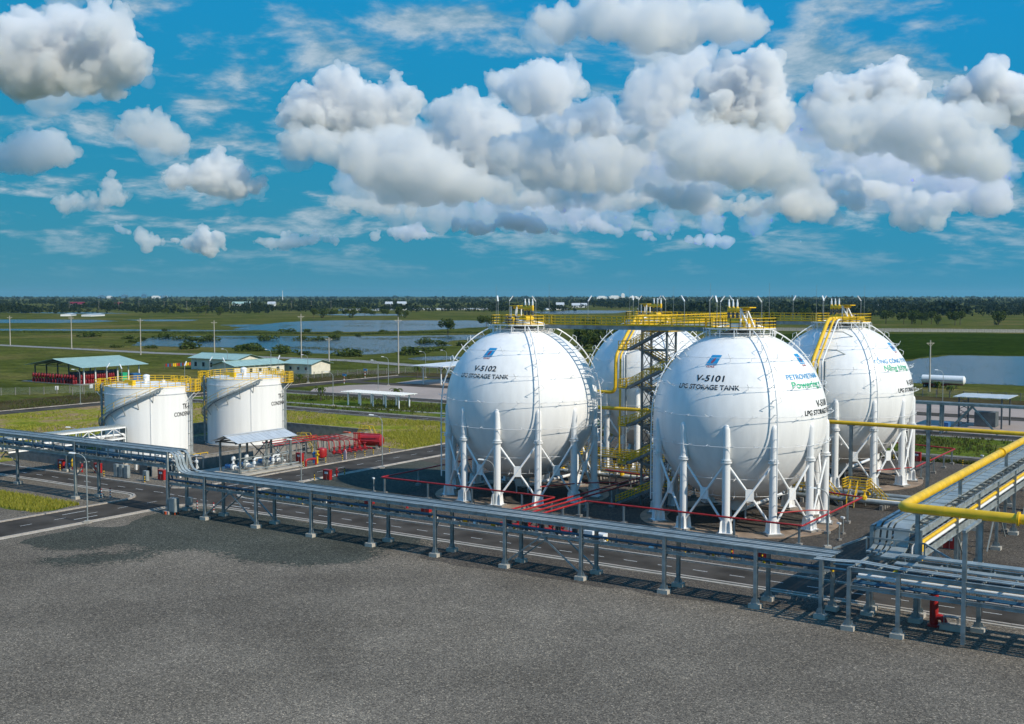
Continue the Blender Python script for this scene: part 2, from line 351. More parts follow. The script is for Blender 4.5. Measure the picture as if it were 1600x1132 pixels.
road_f = sheet('road', rect(-129, 150, 195.5, 201.5), .028, M['asph'])
far_road = sheet('far_road', [(-620,262),(-380,251),(-326,246),(-205,250),(-160,238),(-60,236),(-60,243),(-160,247),(-205,260),(-326,256),(-380,260),(-620,272)], .03, M['conc'])
sheet('paved_lot', [(-116,138),(80,138),(80,166.5),(-118,166.5),(-122,160),(-122,146)], .05, M['pave'])
sheet('paved_lot', [(-116,174),(80,174),(80,194),(-112,194),(-119,188)], .05, M['pave'])
road_g = sheet('road', [(-129,167.2),(80,167.2),(80,173.4),(-129,173.4)], .036, M['asph'])
for (cx, cy, sx, sy) in ((-22.4,2.6,1,1), (-22.4,16.2,1,-1), (-6.2,2.6,-1,1), (-6.2,16.2,-1,-1)):   # rounded road corners
    r = 4.2; pts = [(cx+sx*r, cy+sy*r)] + [(cx+sx*r*math.sin(t), cy+sy*r*math.cos(t)) for t in [k*math.pi/20 for k in range(11)]][::-1]
    o = sheet('road_corner', pts, .0235 if sy > 0 else .0225, M['asph'], road_a); o.location.z = 0
# kerbs: gutter strips and single stones
kst = MB().box(-.485, .485, -.15, .15, 0, .15).mesh('kerb_stone', M['kerb'])
def parc(cx, cy, r, a0, a1): return [(x, y) for x, y, _ in arc((cx, cy), r, a0, a1, 10)]
P2 = math.pi/2
KERBS = [
    ([(300,6.5)] + [(-6.2,6.5)] + parc(-6.2,2.6,3.9,P2,math.pi)[1:] + [(-10.1,-120)], 1),
    ([(300,12.3),(-6.2,12.3)] + parc(-6.2,16.2,3.9,-P2,-math.pi)[1:] + [(-10.1,94)], -1),
    ([(-129,6.5),(-22.4,6.5)] + parc(-22.4,2.6,3.9,P2,0)[1:] + [(-18.5,-120)], -1),
    ([(-129,12.3),(-22.4,12.3)] + parc(-22.4,16.2,3.9,-P2,0)[1:] + [(-18.5,94)], 1),
    ([(-128.8,98.3),(-19,98.3)], 1), ([(-9.6,98.3),(200,98.3)], 1), ([(-128.8,104.3),(200,104.3)], -1),
    ([(-128.8,137.5),(200,137.5)], 1), ([(-128.8,131.1),(200,131.1)], -1), ([(-128.9,104.5),(-128.9,131)], 1), ([(-136.3,-60),(-136.3,200)], 1)]
kerb_root = tag(put('kerb', None), kind='structure'); stones = []; gut = MB()
for path, side in KERBS:
    P = [Vector((x, y, 0)) for x, y in path]; s = 0.0; nxt = .5
    for i in range(len(P)-1):
        a, b = P[i], P[i+1]; L = (b-a).length; d = (b-a)/L; nrm = Vector((-d.y, d.x, 0))
        gut.bar(a+Vector((0,0,.012))+nrm*side*.34*1, b+Vector((0,0,.012))+nrm*side*.34*1, .34, .05)
        while nxt <= s+L:
            p = a + d*(nxt-s); stones.append((p, math.atan2(d.y, d.x))); nxt += 1.0
        s += L
gut.build('gutter', M['pconc'], kerb_root)
camv = Vector(CAM)
def in_view(p, m=.02):
    q = Vector((p[0]-CAM[0], p[1]-CAM[1], 0)); fx = -math.sin(YAW)*q.x+math.cos(YAW)*q.y; rx = math.cos(YAW)*q.x+math.sin(YAW)*q.y
    return fx > 40 and abs(rx/fx) < .4445+m and 26.3/fx < 671/1800+m
stones = [q for q in stones if in_view(q[0])]
stones.sort(key=lambda q: (q[0]-camv).length); rest = MB()
for k, (p, a) in enumerate(stones):
    if k < 290: put('kerb_stone', kst, kerb_root, p, a + random.uniform(-.01,.01))
    else:
        dx, dy = math.cos(a)*.485, math.sin(a)*.485; rest.bar((p.x-dx,p.y-dy,.07), (p.x+dx,p.y+dy,.07), .28, .14)
tag(rest.build('kerb_stones', M['kerb'], kerb_root), kind='stuff')
# painted markings
dash = MB().add([(-.75,-.06,0),(.75,-.06,0),(.75,.06,0),(-.75,.06,0)], [(0,1,2,3)]).mesh('lane_dash', M['line'])
for k in range(44):
    u = -50 + k*3.75
    if -20 < u < -8: continue
    if in_view((u, 9.4)): put('lane_dash', dash, road_a, (u, 9.4, .029))
for k in range(30):
    v = -40 + k*4.4
    if 4 < v < 14: continue
    if in_view((-14.4, v)): put('lane_dash', dash, road_b, (-14.4, v, .033), P2)
for k in range(26): put('lane_dash', dash, road_c, (-125+k*6, 101.3, .037))
for k in range(5): put('lane_dash', dash, road_a, (-19.5+k*2.4, 9.4-k*.2, .029), -.05)
stop = MB().add([(-1.6,-.09,0),(1.6,-.09,0),(1.6,.09,0),(-1.6,.09,0)], [(0,1,2,3)]).mesh('edge_line', M['line'])
for (x, y, a) in ((-16.3,-6,P2),(-12.6,-7,P2),(-2.5,7.9,0),(-3.5,10.7,0),(-15.8,18.4,P2),(-12.9,18.9,P2)): put('edge_line', stop, road_b, (x, y, .0335), a)
# ponds and fields beyond the fence
PONDS = [
 [(-395,296),(-426,324),(-485,378),(-470,415),(-426,438),(-394,453),(-364,487),(-342,530),(-308,498),(-292,458),(-292,436),(-256,381),(-252,349),(-232,310),(-233,289),(-266,287),(-291,292),(-328,310),(-357,303)],
 [(-564,517),(-646,621),(-695,701),(-718,768),(-700,816),(-646,834),(-591,871),(-498,803),(-443,684),(-425,592),(-437,547),(-450,521),(-493,501)],
 [(-1061,610),(-990,658),(-940,672),(-870,648),(-837,590),(-853,564),(-915,522)],
 [(-742,418),(-683,448),(-629,474),(-564,498),(-528,522),(-541,478),(-604,443),(-647,423),(-697,390)],
 [(-917,687),(-897,721),(-850,733),(-809,689),(-829,658)], [(-970,1031),(-991,1144),(-911,1132),(-834,1065),(-858,994)],
 [(-673,602),(-662,636),(-624,635),(-567,578),(-595,559)], [(-320,626),(-342,687),(-338,711),(-302,675),(-267,581),(-279,573)],
 [(-25,361),(-20,372),(-21,426),(-10,433),(60,455),(90,275),(27,265),(12,264),(6,262)],
 [(-197,277),(-200,293),(-196,305),(-182,299),(-176,280),(-182,270)], [(-862,1378),(-910,1610),(-782,1601),(-690,1347),(-736,1250)],
 [(-1500,900),(-1400,1000),(-1250,960),(-1300,900)], [(-560,640),(-540,700),(-470,760),(-420,730),(-430,640),(-500,610)]]
PW = []
for k, p in enumerate(PONDS[:-1]):
    q = wobble(p, 2.2, 7, 20+k); PW.append(q); sheet('pond', q, -.02+.002*(k % 3), M['water'])
sheet('rice_field', wobble([(-194,645),(-77,735),(40,780),(80,470),(-23,437),(-24,380),(-34,352),(-79,300),(-130,420)], 1, 12, 44), -.03, M['rice'])
# ------------------------------------------------------------------ spherical tanks
SR, SZ = 10.0, 12.2
def sph(az, el, r): return (r*math.cos(el)*math.cos(az), r*math.cos(el)*math.sin(az), SZ + r*math.sin(el))
def uv_sphere(r, nu=72, nv=40):
    b = MB(); vs = []; fs = []
    for i in range(1, nv):
        t = -math.pi/2 + math.pi*i/nv
        for j in range(nu): a = 2*math.pi*j/nu; vs.append((r*math.cos(t)*math.cos(a), r*math.cos(t)*math.sin(a), r*math.sin(t)))
    vs += [(0,0,-r),(0,0,r)]; s, n = len(vs)-2, len(vs)-1
    for i in range(nv-2):
        for j in range(nu): fs.append((i*nu+j, i*nu+(j+1) % nu, (i+1)*nu+(j+1) % nu, (i+1)*nu+j))
    for j in range(nu): fs.append((s, (j+1) % nu, j)); fs.append((n, (nv-2)*nu+j, (nv-2)*nu+(j+1) % nu))
    return b.add(vs, fs)
SM = {}
SM['shell'] = uv_sphere(SR).mesh('shell', M['shell'], True)
LR = 9.82
lg = MB(); lg.lathe([(.44,.25),(.44,8.0)], 20); lg.lathe([(.62,7.95),(.62,8.08)], 20); lg.lathe([(.55,8.2),(.55,8.3)], 20)
lg.lathe([(.40,8.05),(.40,11.6),(.34,11.95),(.2,12.15),(.02,12.2)], 20)
SM['leg'] = lg.mesh('leg', M['white'], True)
gp = MB(); gp.cbox((0,0,.25), 1.5, 1.5, .06)
for a in range(4):
    t = a*P2+math.pi/4; c, s_ = math.cos(t), math.sin(t)
    gp.add([(c*.4-s_*.02, s_*.4+c*.02, .3),(c*.4+s_*.02, s_*.4-c*.02, .3),(c*.88+s_*.02, s_*.88-c*.02, .3),(c*.88-s_*.02, s_*.88+c*.02, .3),
            (c*.4-s_*.02, s_*.4+c*.02, 1.7),(c*.4+s_*.02, s_*.4-c*.02, 1.7),(c*.75+s_*.02, s_*.75-c*.02, 1.5),(c*.75-s_*.02, s_*.75+c*.02, 1.5)],
           [(3,2,1,0),(4,5,6,7),(0,1,5,4),(1,2,6,5),(2,3,7,6),(3,0,4,7)])
gp.lathe([(.50,.3),(.47,1.5),(.44,1.52)], 12)
SM['leg_base'] = gp.mesh('leg_base', M['white'])
SM['footing'] = MB().cbox((0,0,.05), 1.9, 1.9, .22).mesh('footing', M['conc'])
h = math.pi/12; half = LR*math.sin(h)
br = MB()   # built about +X between the legs at -15 and +15 degrees
A_, B_ = (LR*math.cos(h), -half+.35), (LR*math.cos(h), half-.35)
br.tube([(A_[0],A_[1],7.45),(B_[0],B_[1],1.35)], .135, 8); br.tube([(A_[0]+.14,A_[1],1.35),(B_[0]+.14,B_[1],7.45)], .135, 8)
SM['brace'] = br.mesh('cross_brace', M['white'], True)
SM['gusset'] = MB().box(LR*math.cos(h)-.04, LR*math.cos(h)+.20, -.45, .45, 3.75, 5.05).mesh('gusset_plate', M['white'])
fr = MB(); n = 48
for ra, rb, z0, z1 in ((8.3, 11.5, 0, .09),):
    vs = []; fs = []
    for j in range(n):
        t = 2*math.pi*j/n
        for r, z in ((ra,z0),(ra,z1),(rb,z1),(rb,z0)): vs.append((r*math.cos(t), r*math.sin(t), z))
    for j in range(n):
        k = (j+1) % n
        for i in range(3): fs.append((j*4+i, k*4+i, k*4+i+1, j*4+i+1)[::-1])
    fr.add(vs, fs)
SM['found'] = fr.mesh('foundation_ring', M['bconc'])
# water spray rings: thin pipe, stand-offs and nozzles
def ring_mesh(el, k):
    b = MB(); r = (SR+.62); el = R_(el); rng = random.Random(k)
    b.tube([sph(2*math.pi*j/72, el, r) for j in range(72)], .026, 5, closed=True)
    nn = max(8, int(26*math.cos(el)))
    for j in range(nn):
        a = 2*math.pi*j/nn + rng.uniform(-.03,.03)
        b.tube([sph(a, el, SR-.03), sph(a, el, r)], .022, 4)
        b.tube([sph(a, el, r), sph(a+.045, el+.012, r+.02)], .034, 5)
        if j % 2 == k % 2: b.tube([sph(a, el, r), sph(a-.02, el+.02, r+.5)], .03, 5)
    return b.mesh('spray_ring', M['white'])
SM['rings'] = [ring_mesh(e, k) for k, e in enumerate((66, 42, 22.3, 4.4, -13.5, -36, -53.5))]
# spray risers at 45 degrees: arc over the shell, then straight down
def riser():
    b = MB(); r = SR+.72
    pts = [sph(0, R_(e), r) for e in range(82, -1, -4)] + [(r+.05,0,SZ-1.5),(r+.05,0,2.7)]
    b.tube(pts, .075, 8)
    for e in range(6, 80, 9): b.tube([sph(0,R_(e),SR-.05), sph(0,R_(e),r)], .045, 5)
    for e in (12, 30, 48):
        b.tube([sph(0,R_(e),r), sph(.06,R_(e+2),r+.1), sph(.02,R_(e+4),r+.45), sph(-.06,R_(e+2),r+.5), sph(-.06,R_(e),r+.1)], .03, 5)
    for z in (10.6, 8.4, 6.6, 4.9, 3.4): b.tube([(LR,0,z),(r+.05,0,z)], .04, 5)
    return b.mesh('spray_riser', M['white'], True)
SM['riser'] = riser()
# top platform
DZ = 22.32; DR = 4.05
pl = MB(); pl.lathe([(1.2,DZ),(DR,DZ),(DR,DZ+.16),(1.2,DZ+.16),(1.2,DZ)], 28, cap=False)
pl.lathe([(1.25,21.9),(1.25,22.9),(.9,23.0),(.02,23.02)], 16)
SM['deck'] = pl.mesh('deck', M['white'])
zz = SZ+math.sqrt(SR*SR-(DR-.12)**2)-.05; SM['post'] = MB().bar((DR-.12,0,zz),(DR-.12,0,DZ), .12).mesh('platform_support', M['white'])
def platform_rail(gaps):
    b = MB(); n = 26; z = DZ+.16
    P = [(DR*math.cos(2*math.pi*j/n), DR*math.sin(2*math.pi*j/n), z) for j in range(n)]
    for j in range(n):
        mid = 2*math.pi*(j+.5)/n
        if any(abs((mid-R_(g)+math.pi) % (2*math.pi)-math.pi) < R_(11) for g in gaps): continue
        b.rail([P[j], P[(j+1) % n]], 1.15, .032, 1.2, mids=(.4,.78))
    return b.build
# relief valves: three in a row on a yellow manifold with a grating frame beside them
def valves(parent, rot, frame):
    z = DZ+.16
    b = MB(); b.tube(bend([(-1.9,.5,z+.75),(1.5,.5,z+.75),(1.5,-.9,z+.75)], .4), .30, 10)
    b.tube([(-1.2,.5,z),(-1.2,.5,z+.7)], .16, 8); b.tube([(1.0,.5,z),(1.0,.5,z+.7)], .16, 8); b.tube([(-1.2,-.9,z),(-1.2,-.9,z+.9)], .24, 8); b.tube([(-.4,-1.2,z),(-.4,-1.2,z+.8)], .2, 8)
    b.build('relief_header', M['yellow'], parent, True, rz=rot)
    for k in range(3):
        x = .0+k*.72; v = MB()
        v.lathe([(.13,z+.9),(.22,z+1.0),(.22,z+1.2),(.14,z+1.25),(.17,z+1.5),(.25,z+1.55),(.25,z+1.65),(.13,z+1.75)], 10, (x,.5,0), 1)
        v.lathe([(.17,z+1.75),(.19,z+2.35),(.1,z+2.5)], 10, (x,.5,0), 0)
        v.lathe([(.12,z+2.45),(.12,z+2.9),(.075,z+3.0),(.075,z+3.25),(.05,z+3.3)], 10, (x,.5,0), 2)
        v.build('relief_valve', [M['yellow'], M['dsteel'], M['reflect']], parent, True, rz=rot)
    b = MB(); b.tube(bend([(1.44,.5,z+2.1),(.2,.5,z+2.1),(-.9,.4,z+2.15),(-2.0,.4,z+2.15)], .3), .2, 10)
    b.box(-2.5,-.9,-.1,.9,z+2.3,z+2.42); b.build('relief_discharge', M['yellow'], parent, True, rz=rot)
    b = MB()
    if frame == 'a':
        for y in (-.05,.85):
            b.bar((-1.0,y,z),(-1.0,y,z+2.3), .16); b.bar((-2.4,y,z),(-1.0,y,z+2.2), .16); b.bar((-2.4,y,z+.05),(-1.0,y,z+.05), .12)
        b.bar((-1.0,-.05,z+2.25),(-1.0,.85,z+2.25), .16)
    else:
        for x in (-2.2,-1.1):
            for y in (0,.8): b.bar((x,y,z),(x,y,z+2.3), .13)
        b.bar((-2.2,.8,z+2.2),(-1.1,.8,z+2.2), .12)
    b.build('pipe_support_frame', M['white'], parent, rz=rot)
    b = MB(); rng = random.Random(7)
    for k in range(7):
        x, y = rng.uniform(-.6,2.6), rng.uniform(-2.6,-1.2); b.lathe([(.14,z),(.14,z+.5),(.26,z+.52),(.26,z+.6),(.1,z+.62),(.1,z+.95),(.3,z+.97),(.3,z+1.02)], 8, (x,y,0), k % 2)
        b.tube([(x-.5,y,z+.35),(x+.5,y,z+.35)], .1, 6, 0)
    b.build('level_instruments', [M['steel'], M['dsteel']], parent, True, rz=rot)
lampm = MB(); lampm.tube([(0,0,0),(0,0,3.0),(0,.05,3.1)], .035, 6, 0); lampm.bar((0,0,3.05),(.35,.35,3.75), .16, .11, 1)
SM['lamp'] = lampm.mesh('platform_lamp', [M['steel'], M['reflect']])
# lettering wrapped on the shell
def text_mesh(s, height, bold=.02):
    cu = bpy.data.curves.new('lettering', 'FONT'); cu.body = s; cu.size = height/.72; cu.offset = bold*height; cu.align_x = 'LEFT'; cu.space_character = 1.02
    o = bpy.data.objects.new('lettering', cu); COL.objects.link(o); bpy.context.view_layer.update()
    me = bpy.data.meshes.new_from_object(o.evaluated_get(bpy.context.evaluated_depsgraph_get())); bpy.data.objects.remove(o)
    n = len(me.vertices); co = np.empty(n*3); me.vertices.foreach_get('co', co); return me, co.reshape(-1, 3)
def wrap_text(s, az, el, height, m, parent, width=None, center=True, bold=.02, shear=0):
    me, co = text_mesh(s, height, bold); w = co[:,0].max()-co[:,0].min(); co[:,0] -= co[:,0].min()
    co[:,0] += shear*co[:,1]
    if width: co[:,0] *= width/w; w = width
    e0 = R_(el); e = e0 + (co[:,1]-height/2)/SR; a = R_(az) + (co[:,0]-(w/2 if center else 0))/(SR*math.cos(e0)); r = SR+.025
    out = np.stack([r*np.cos(e)*np.cos(a), r*np.cos(e)*np.sin(a), SZ+r*np.sin(e)], 1)
    me.vertices.foreach_set('co', out.ravel()); me.materials.clear(); me.materials.append(m); me.update()
    return put('lettering', me, parent)
def logo(az, el, parent):   # slanted blue panel with a red flame over a white band and small letters
    W = 1.25; sh = .22
    def patch(pts, r, m, name, par):
        bm = MB(); e0 = R_(el)
        def on(x, y): xx = x+sh*y; e = e0+y/SR; a = R_(az)+xx/(SR*math.cos(e0)); return (r*math.cos(e)*math.cos(a), r*math.cos(e)*math.sin(a), SZ+r*math.sin(e))
        if len(pts) == 4:      # follow the curve of the shell
            (x0,y0),(x1,y1) = pts[0], pts[2]; n = 6
            bm.add([on(x0+(x1-x0)*i/n, y0+(y1-y0)*j/n) for j in range(n+1) for i in range(n+1)], [(j*(n+1)+i, j*(n+1)+i+1, (j+1)*(n+1)+i+1, (j+1)*(n+1)+i) for j in range(n) for i in range(n)])
        else: bm.add([on(x, y) for x, y in pts], [tuple(range(len(pts)))])
        return bm.build(name, m, par)
    lg_ = patch([(-W/2,-.42),(W/2,-.42),(W/2,.86),(-W/2,.86)], SR+.022, M['skyblue'], 'emblem', parent)
    patch([(-.12,-.38),(.05,-.35),(.20,-.08),(.17,.22),(.06,.56),(.0,.34),(-.12,.22),(-.20,-.08)], SR+.035, M['flame'], 'emblem_flame', lg_)
    patch([(-W/2,-.62),(W/2,-.62),(W/2,-.50),(-W/2,-.50)], SR+.024, M['skyblue'], 'emblem_band', lg_)
    t = wrap_text('GAS', az-.9, el-4.7, .24, M['red'], lg_, width=.95); return lg_
def sphere_tank(x, y, label, rails, vrot, frame, risers=(45,135,225,315)):
    t = thing('spherical_tank', label, 'storage tank', (x, y, 0), 0, 'white spherical gas tanks')
    o = put('shell', SM['shell'], t, (0,0,SZ))
    put('foundation_ring', SM['found'], t)
    for k in range(12):
        a = R_(15+30*k); p = (LR*math.cos(a), LR*math.sin(a), 0)
        l = put('leg', SM['leg'], t, p, a); put('leg_base', SM['leg_base'], l); put('footing', SM['footing'], l)
        c = put('cross_brace', SM['brace'], t, None, R_(30*k)); put('gusset_plate', SM['gusset'], c)
    for rm in SM['rings']: put('spray_ring', rm, t)
    for a in risers: put('spray_riser', SM['riser'], t, None, R_(a))
    put('deck', SM['deck'], t); [put('platform_support', SM['post'], t, None, 2*math.pi*j/14) for j in range(14)]
    platform_rail(rails)('railing', M['yellow'], t)
    valves(t, vrot, frame)
    for a in (150, 330, 250): put('platform_lamp', SM['lamp'], t, (3.9*math.cos(R_(a)), 3.9*math.sin(R_(a)), DZ+.1), R_(a+200))
    for (rx_, ry_) in ((2.4,2.8),(-3.2,-1.4)): MB().tube([(rx_,ry_,DZ),(rx_,ry_,DZ+5.4)], [.03,.012], 5).build('lightning_rod', M['steel'], t)
    b = MB(); b.lathe([(.9,1.1),(1.0,1.5),(.9,2.3)], 14); b.tube(bend([(0,0,1.6),(0,0,.9),(0,16,.9)], .5), .2, 10)
    for dx in (-.9,.9): b.bar((dx,0,0),(dx,0,1.8), .14)
    b.build('bottom_nozzle', M['white'], t, True)
    return t
T1 = sphere_tank(51.5, 35.7, 'white spherical gas tank lettered V-5101, foremost of the four', (180,), math.pi*.86, 'a')
T2 = sphere_tank(21.0, 35.7, 'white spherical gas tank lettered V-5102 beside the cross road', (0,), -.25, 'b')
T3 = sphere_tank(21.3, 72.2, 'white spherical gas tank half hidden behind the grey stair tower', (0, -90), -.25, 'b')
T4 = sphere_tank(51.5, 72.2, 'white spherical gas tank with Vietnamese lettering behind the yellow pipe', (180, -90), math.pi*.86, 'a')
for t, n in ((T1, 'V-5101'), (T2, 'V-5102')):
    wrap_text(n, -89.5, 29.3, .74, M['black'], t, width=3.35, bold=.03, shear=.10); wrap_text('LPG STORAGE TANK', -90.2, 23.2, .56, M['black'], t, width=7.4, bold=.028); logo(-90.3, 42.5, t)
for t, n, a, b_, aw in ((T1, 'V-5101', 'PETROVIETNAM', 'Powering y', 6.2), (T4, 'V-5103', 'TỔNG CÔNG TY KH', 'Năng lượng', 7.9)):
    wrap_text(n, -8.3, 11.6, .74, M['black'], t, width=3.2, bold=.035, center=False); wrap_text('LPG STORAGE TANK', -21.8, 6.2, .56, M['black'], t, width=7.4, bold=.035, center=False)
    logo(-2, 42.8, t)
    wrap_text(a, -31.8 if t is T1 else -42.5, 30.2, .62, M['skyblue'], t, width=aw, center=False); wrap_text(b_, -29 if t is T1 else -33, 24.6, .78, M['green'], t, width=6.0 if t is T1 else 5.4, center=False, bold=.03)
# ------------------------------------------------------------------ walkway bridges and stair tower
def bridge(label, p, q, wdt=1.5):
    p = Vector(p); q = Vector(q); d = (q-p).normalized(); nrm = Vector((-d.y, d.x, 0))
    t = thing('walkway_bridge', label, 'walkway', (0,0,0), 0, 'yellow railed walkways between the sphere tops')
    for s in (-1, 1):
        MB().beam(p+nrm*s*wdt/2-Vector((0,0,.12)), q+nrm*s*wdt/2-Vector((0,0,.12)), .18, .46).build('girder', M['steel'], t)
        MB().rail([p+nrm*s*(wdt/2-.02)+Vector((0,0,.14)), q+nrm*s*(wdt/2-.02)+Vector((0,0,.14))], 1.15, .035, 1.55, mids=(.4,.78)).build('railing', M['yellow'], t)
    b = MB(); L = (q-p).length; k = int(L/1.0)
    for i in range(15): o_ = nrm*(-wdt/2+.08+(wdt-.16)*i/14); b.bar(p+o_+Vector((0,0,.10)), q+o_+Vector((0,0,.10)), .012, .04)
    for i in range(k): o = p.lerp(q, (i+.5)/k); b.bar(o-nrm*wdt/2-Vector((0,0,.1)), o+nrm*wdt/2-Vector((0,0,.1)), .08, .12)
    b.build('grating', M['dsteel'], t)
    return t
bz = DZ+.02
bridge('front walkway bridge with yellow rails joining the tops of V-5102 and V-5101', (25.0,35.7,bz), (47.5,35.7,bz))
bridge('rear walkway bridge with yellow rails between the two back spheres', (25.3,72.2,bz), (47.5,72.2,bz))
bridge('long yellow railed walkway running back from the stair tower', (36.6,36.6,bz), (36.6,71.3,bz), 1.8)
for (x, y, a, lb) in ((30.5,36.5,.3,'lamp on thin post on the front walkway beside sphere V-5102'), (44.0,36.4,2.2,'double headed lamp on the front walkway beside the stair tower'), (37.5,42,-.6,'lamp with long white head on the long walkway, nearest the stairs'),
                  (37.5,50,2.3,'lamp with white head half way along the long walkway'), (37.5,58,-.6,'lamp with white head on the far half of the long walkway'), (37.5,66,2.3,'lamp with white head at the far end of the long walkway'), (44,73.1,.4,'lamp on thin post on the rear walkway')):
    tag(put('walkway_lamp', SM['lamp'], None, (x, y, bz+.1), a), lb, 'lamp', 'lamps on the walkways')
tx0, tx1, ty0, ty1 = 37.9, 41.3, 37.2, 39.7; TZ = 22.0
tw = thing('stair_tower', 'grey lattice stair tower with yellow handrails between the spheres', 'stair tower')
for x in (tx0, tx1):
    for y in (ty0, ty1): MB().bar((x,y,0), (x,y,TZ), .24).build('column', M['gsteel'], tw)
nl = 9; dz = (TZ-.6)/nl
xb = MB()
for k in range(1, nl+1):
    z = k*dz+.4; lv = MB()
    for a, b_ in (((tx0,ty0),(tx1,ty0)),((tx1,ty0),(tx1,ty1)),((tx1,ty1),(tx0,ty1)),((tx0,ty1),(tx0,ty0))):
        lv.bar((*a,z),(*b_,z), .16, .2); xb.bar((*a,z-dz+.1),(*b_,z-.1), .07); xb.bar((*b_,z-dz+.1),(*a,z-.1), .07)
    lv.build('floor_frame', M['gsteel'], tw)
xb.build('bracing', M['gsteel'], tw)
for k in range(nl):
    z0 = k*dz+.4 if k else 0; z1 = (k+1)*dz+.4; y = ty0-.65 if k % 2 == 0 else ty1+.2
    xa, xc = (tx0-1.6, tx1-.3) if k % 2 == 0 else (tx1-.3, tx0-1.6)
    if k == 0: xa = tx0-3.0
    st = MB()
    for s in (-.45, .45): st.bar((xa,y+s,z0),(xc,y+s,z1), .07, .3)
    n = 13
    for i in range(1, n): st.cbox((xa+(xc-xa)*i/n, y, z0+(z1-z0)*i/n), .26, .86, .04)
    fl = st.build('stair_flight', M['gsteel'], tw)
    rl = MB()
    for s in (-.45, .45): rl.rail([(xa,y+s,z0),(xc,y+s,z1)], 1.05, .035, 1.0, mids=(.35,.7), toe=False)
    rl.build('handrail', M['yellow'], fl)
    ld = MB(); ld.box(min(xc,xc), xc+(1.1 if xc > xa else -1.1), ty0-1.2, ty1+.8, z1-.08, z1) if xc > xa else ld.box(xc-1.1, xc, ty0-1.2, ty1+.8, z1-.08, z1)
    x_ = xc+(1.1 if xc > xa else -1.1); la = ld.build('landing', M['gsteel'], tw)
    MB().rail([(xc,ty0-1.2,z1),(x_,ty0-1.2,z1),(x_,ty1+.8,z1),(xc,ty1+.8,z1)], 1.1, .035, 1.0, mids=(.35,.7)).build('landing_rail', M['yellow'], la)
# ------------------------------------------------------------------ tall yellow pipes
def pipe(name, label, pts, r, m, cat='pipe', group=None, rad=None, n=12, parent=None):
    b = MB(); b.tube(bend(pts, rad or r*2.2, 5), r, n)
    o = b.build(name, M[m], parent, True)
    if parent is None: tag(o, label, cat, group)
    return o
def pipe_posts(root, spots, ztop, w=.3, foot=True):
    for (x, y) in spots:
        b = MB(); b.beam((x,y,.3),(x,y,ztop), w, w, t=.04); b.box(x-w*1.2,x+w*1.2,y-.14,y+.14,ztop-.03,ztop+.12); p = b.build('support_post', M['steel'], root)
        MB().cbox((x,y,0), w*2.4, w*2.4, .34).build('footing', M['conc'], p)
t = thing('yellow_header_pipe', 'long straight yellow pipe on tall grey posts crossing behind the front spheres', 'pipe')
pipe('pipe_run', None, [(6,59.8,9.4),(190,59.8,9.4)], .27, 'yellow', parent=t); pipe_posts(t, [(16,59.8),(30,59.8),(43.5,59.8),(57.1,59.8),(67,59.8),(79,59.8),(92,59.8)], 9.05, .4)
for x, lb, s in ((21.0,'yellow relief pipe bending down the front of the sphere behind the stair tower',-1), (51.2,'yellow relief pipe sloping down from the top of the back right sphere',-1)):
    t = thing('relief_pipe', lb, 'pipe', (0,0,0), 0, 'yellow relief pipes on the back spheres')
    pipe('pipe_run', None, [(x+4.2,70.2,22.95),(x+.3,69.6,22.95),(x,67.6,22.95),(x,61.2,17.2),(x,61.0,11.7),(x-9,61.0,11.6)], .27, 'yellow', parent=t, rad=.9)
    pipe('pipe_run', None, [(x+.75,69,22.85),(x+.75,67.6,22.85),(x+.75,61.2,17.2),(x+.75,61.0,1.2)], .15, 'yellow', parent=t, rad=.6)
    pipe('drain_pipe', None, [(x+1.35,69,22.85),(x+1.35,67.6,22.85),(x+1.35,61.2,17.2),(x+1.35,61.0,1.2)], .11, 'white', parent=t, rad=.6)
    b = MB()
    for (y, z) in ((66.2,21.0),(63.6,18.6)): b.bar((x-.6,y,z+.2),(x+2.6,y,z+.2), .12); b.bar((x+2.5,y,z+.2),(x+3.4,y+1.4,z-.5), .12); b.bar((x-.5,y,z+.2),(x-.5,y+2.2,z), .12)
    b.bar((x+1.8,61.0,0),(x+1.8,61.0,17.4), .2); b.build('pipe_bracket', M['steel'], t)
t = thing('elevated_yellow_pipe', 'thick yellow pipe turning a corner high above the pipe rack', 'pipe')
pipe('pipe_run', None, [(79.1,130,9.2),(79.1,3.3,9.2),(190,3.3,9.2)], .40, 'yellow', parent=t, rad=.75, n=16)
pipe_posts(t, [(80.4,3.36),(79.1,23.5),(79.1,45),(79.1,70),(85.2,3.36),(93,3.36)], 8.75, .3)
fl_ = MB().tube([(-.16,0,0),(-.09,0,0)], .56, 18).tube([(-.07,0,0),(0,0,0)], .56, 18).mesh('flange', M['yellow'], True); wr_ = MB().tube([(-.03,0,0),(.03,0,0)], .412, 16).mesh('weld_ring', M['yellow'], True)
for x in (88,): put('flange', fl_, t, (x,3.3,9.2))
for x in (82.5,94,100): put('weld_ring', wr_, t, (x,3.3,9.2))
for y in (9,15,21,27,33,39,51): put('weld_ring', wr_, t, (79.1,y,9.2), P2)
put('flange', fl_, t, (79.1,42,9.2), P2)
b = MB(); b.beam((85.2,-1.9,.3),(85.2,-1.9,8.8), .3, .3); b.bar((85.2,-2.3,8.85),(85.2,3.6,8.85), .25, .2); b.build('portal_post', M['steel'], t)
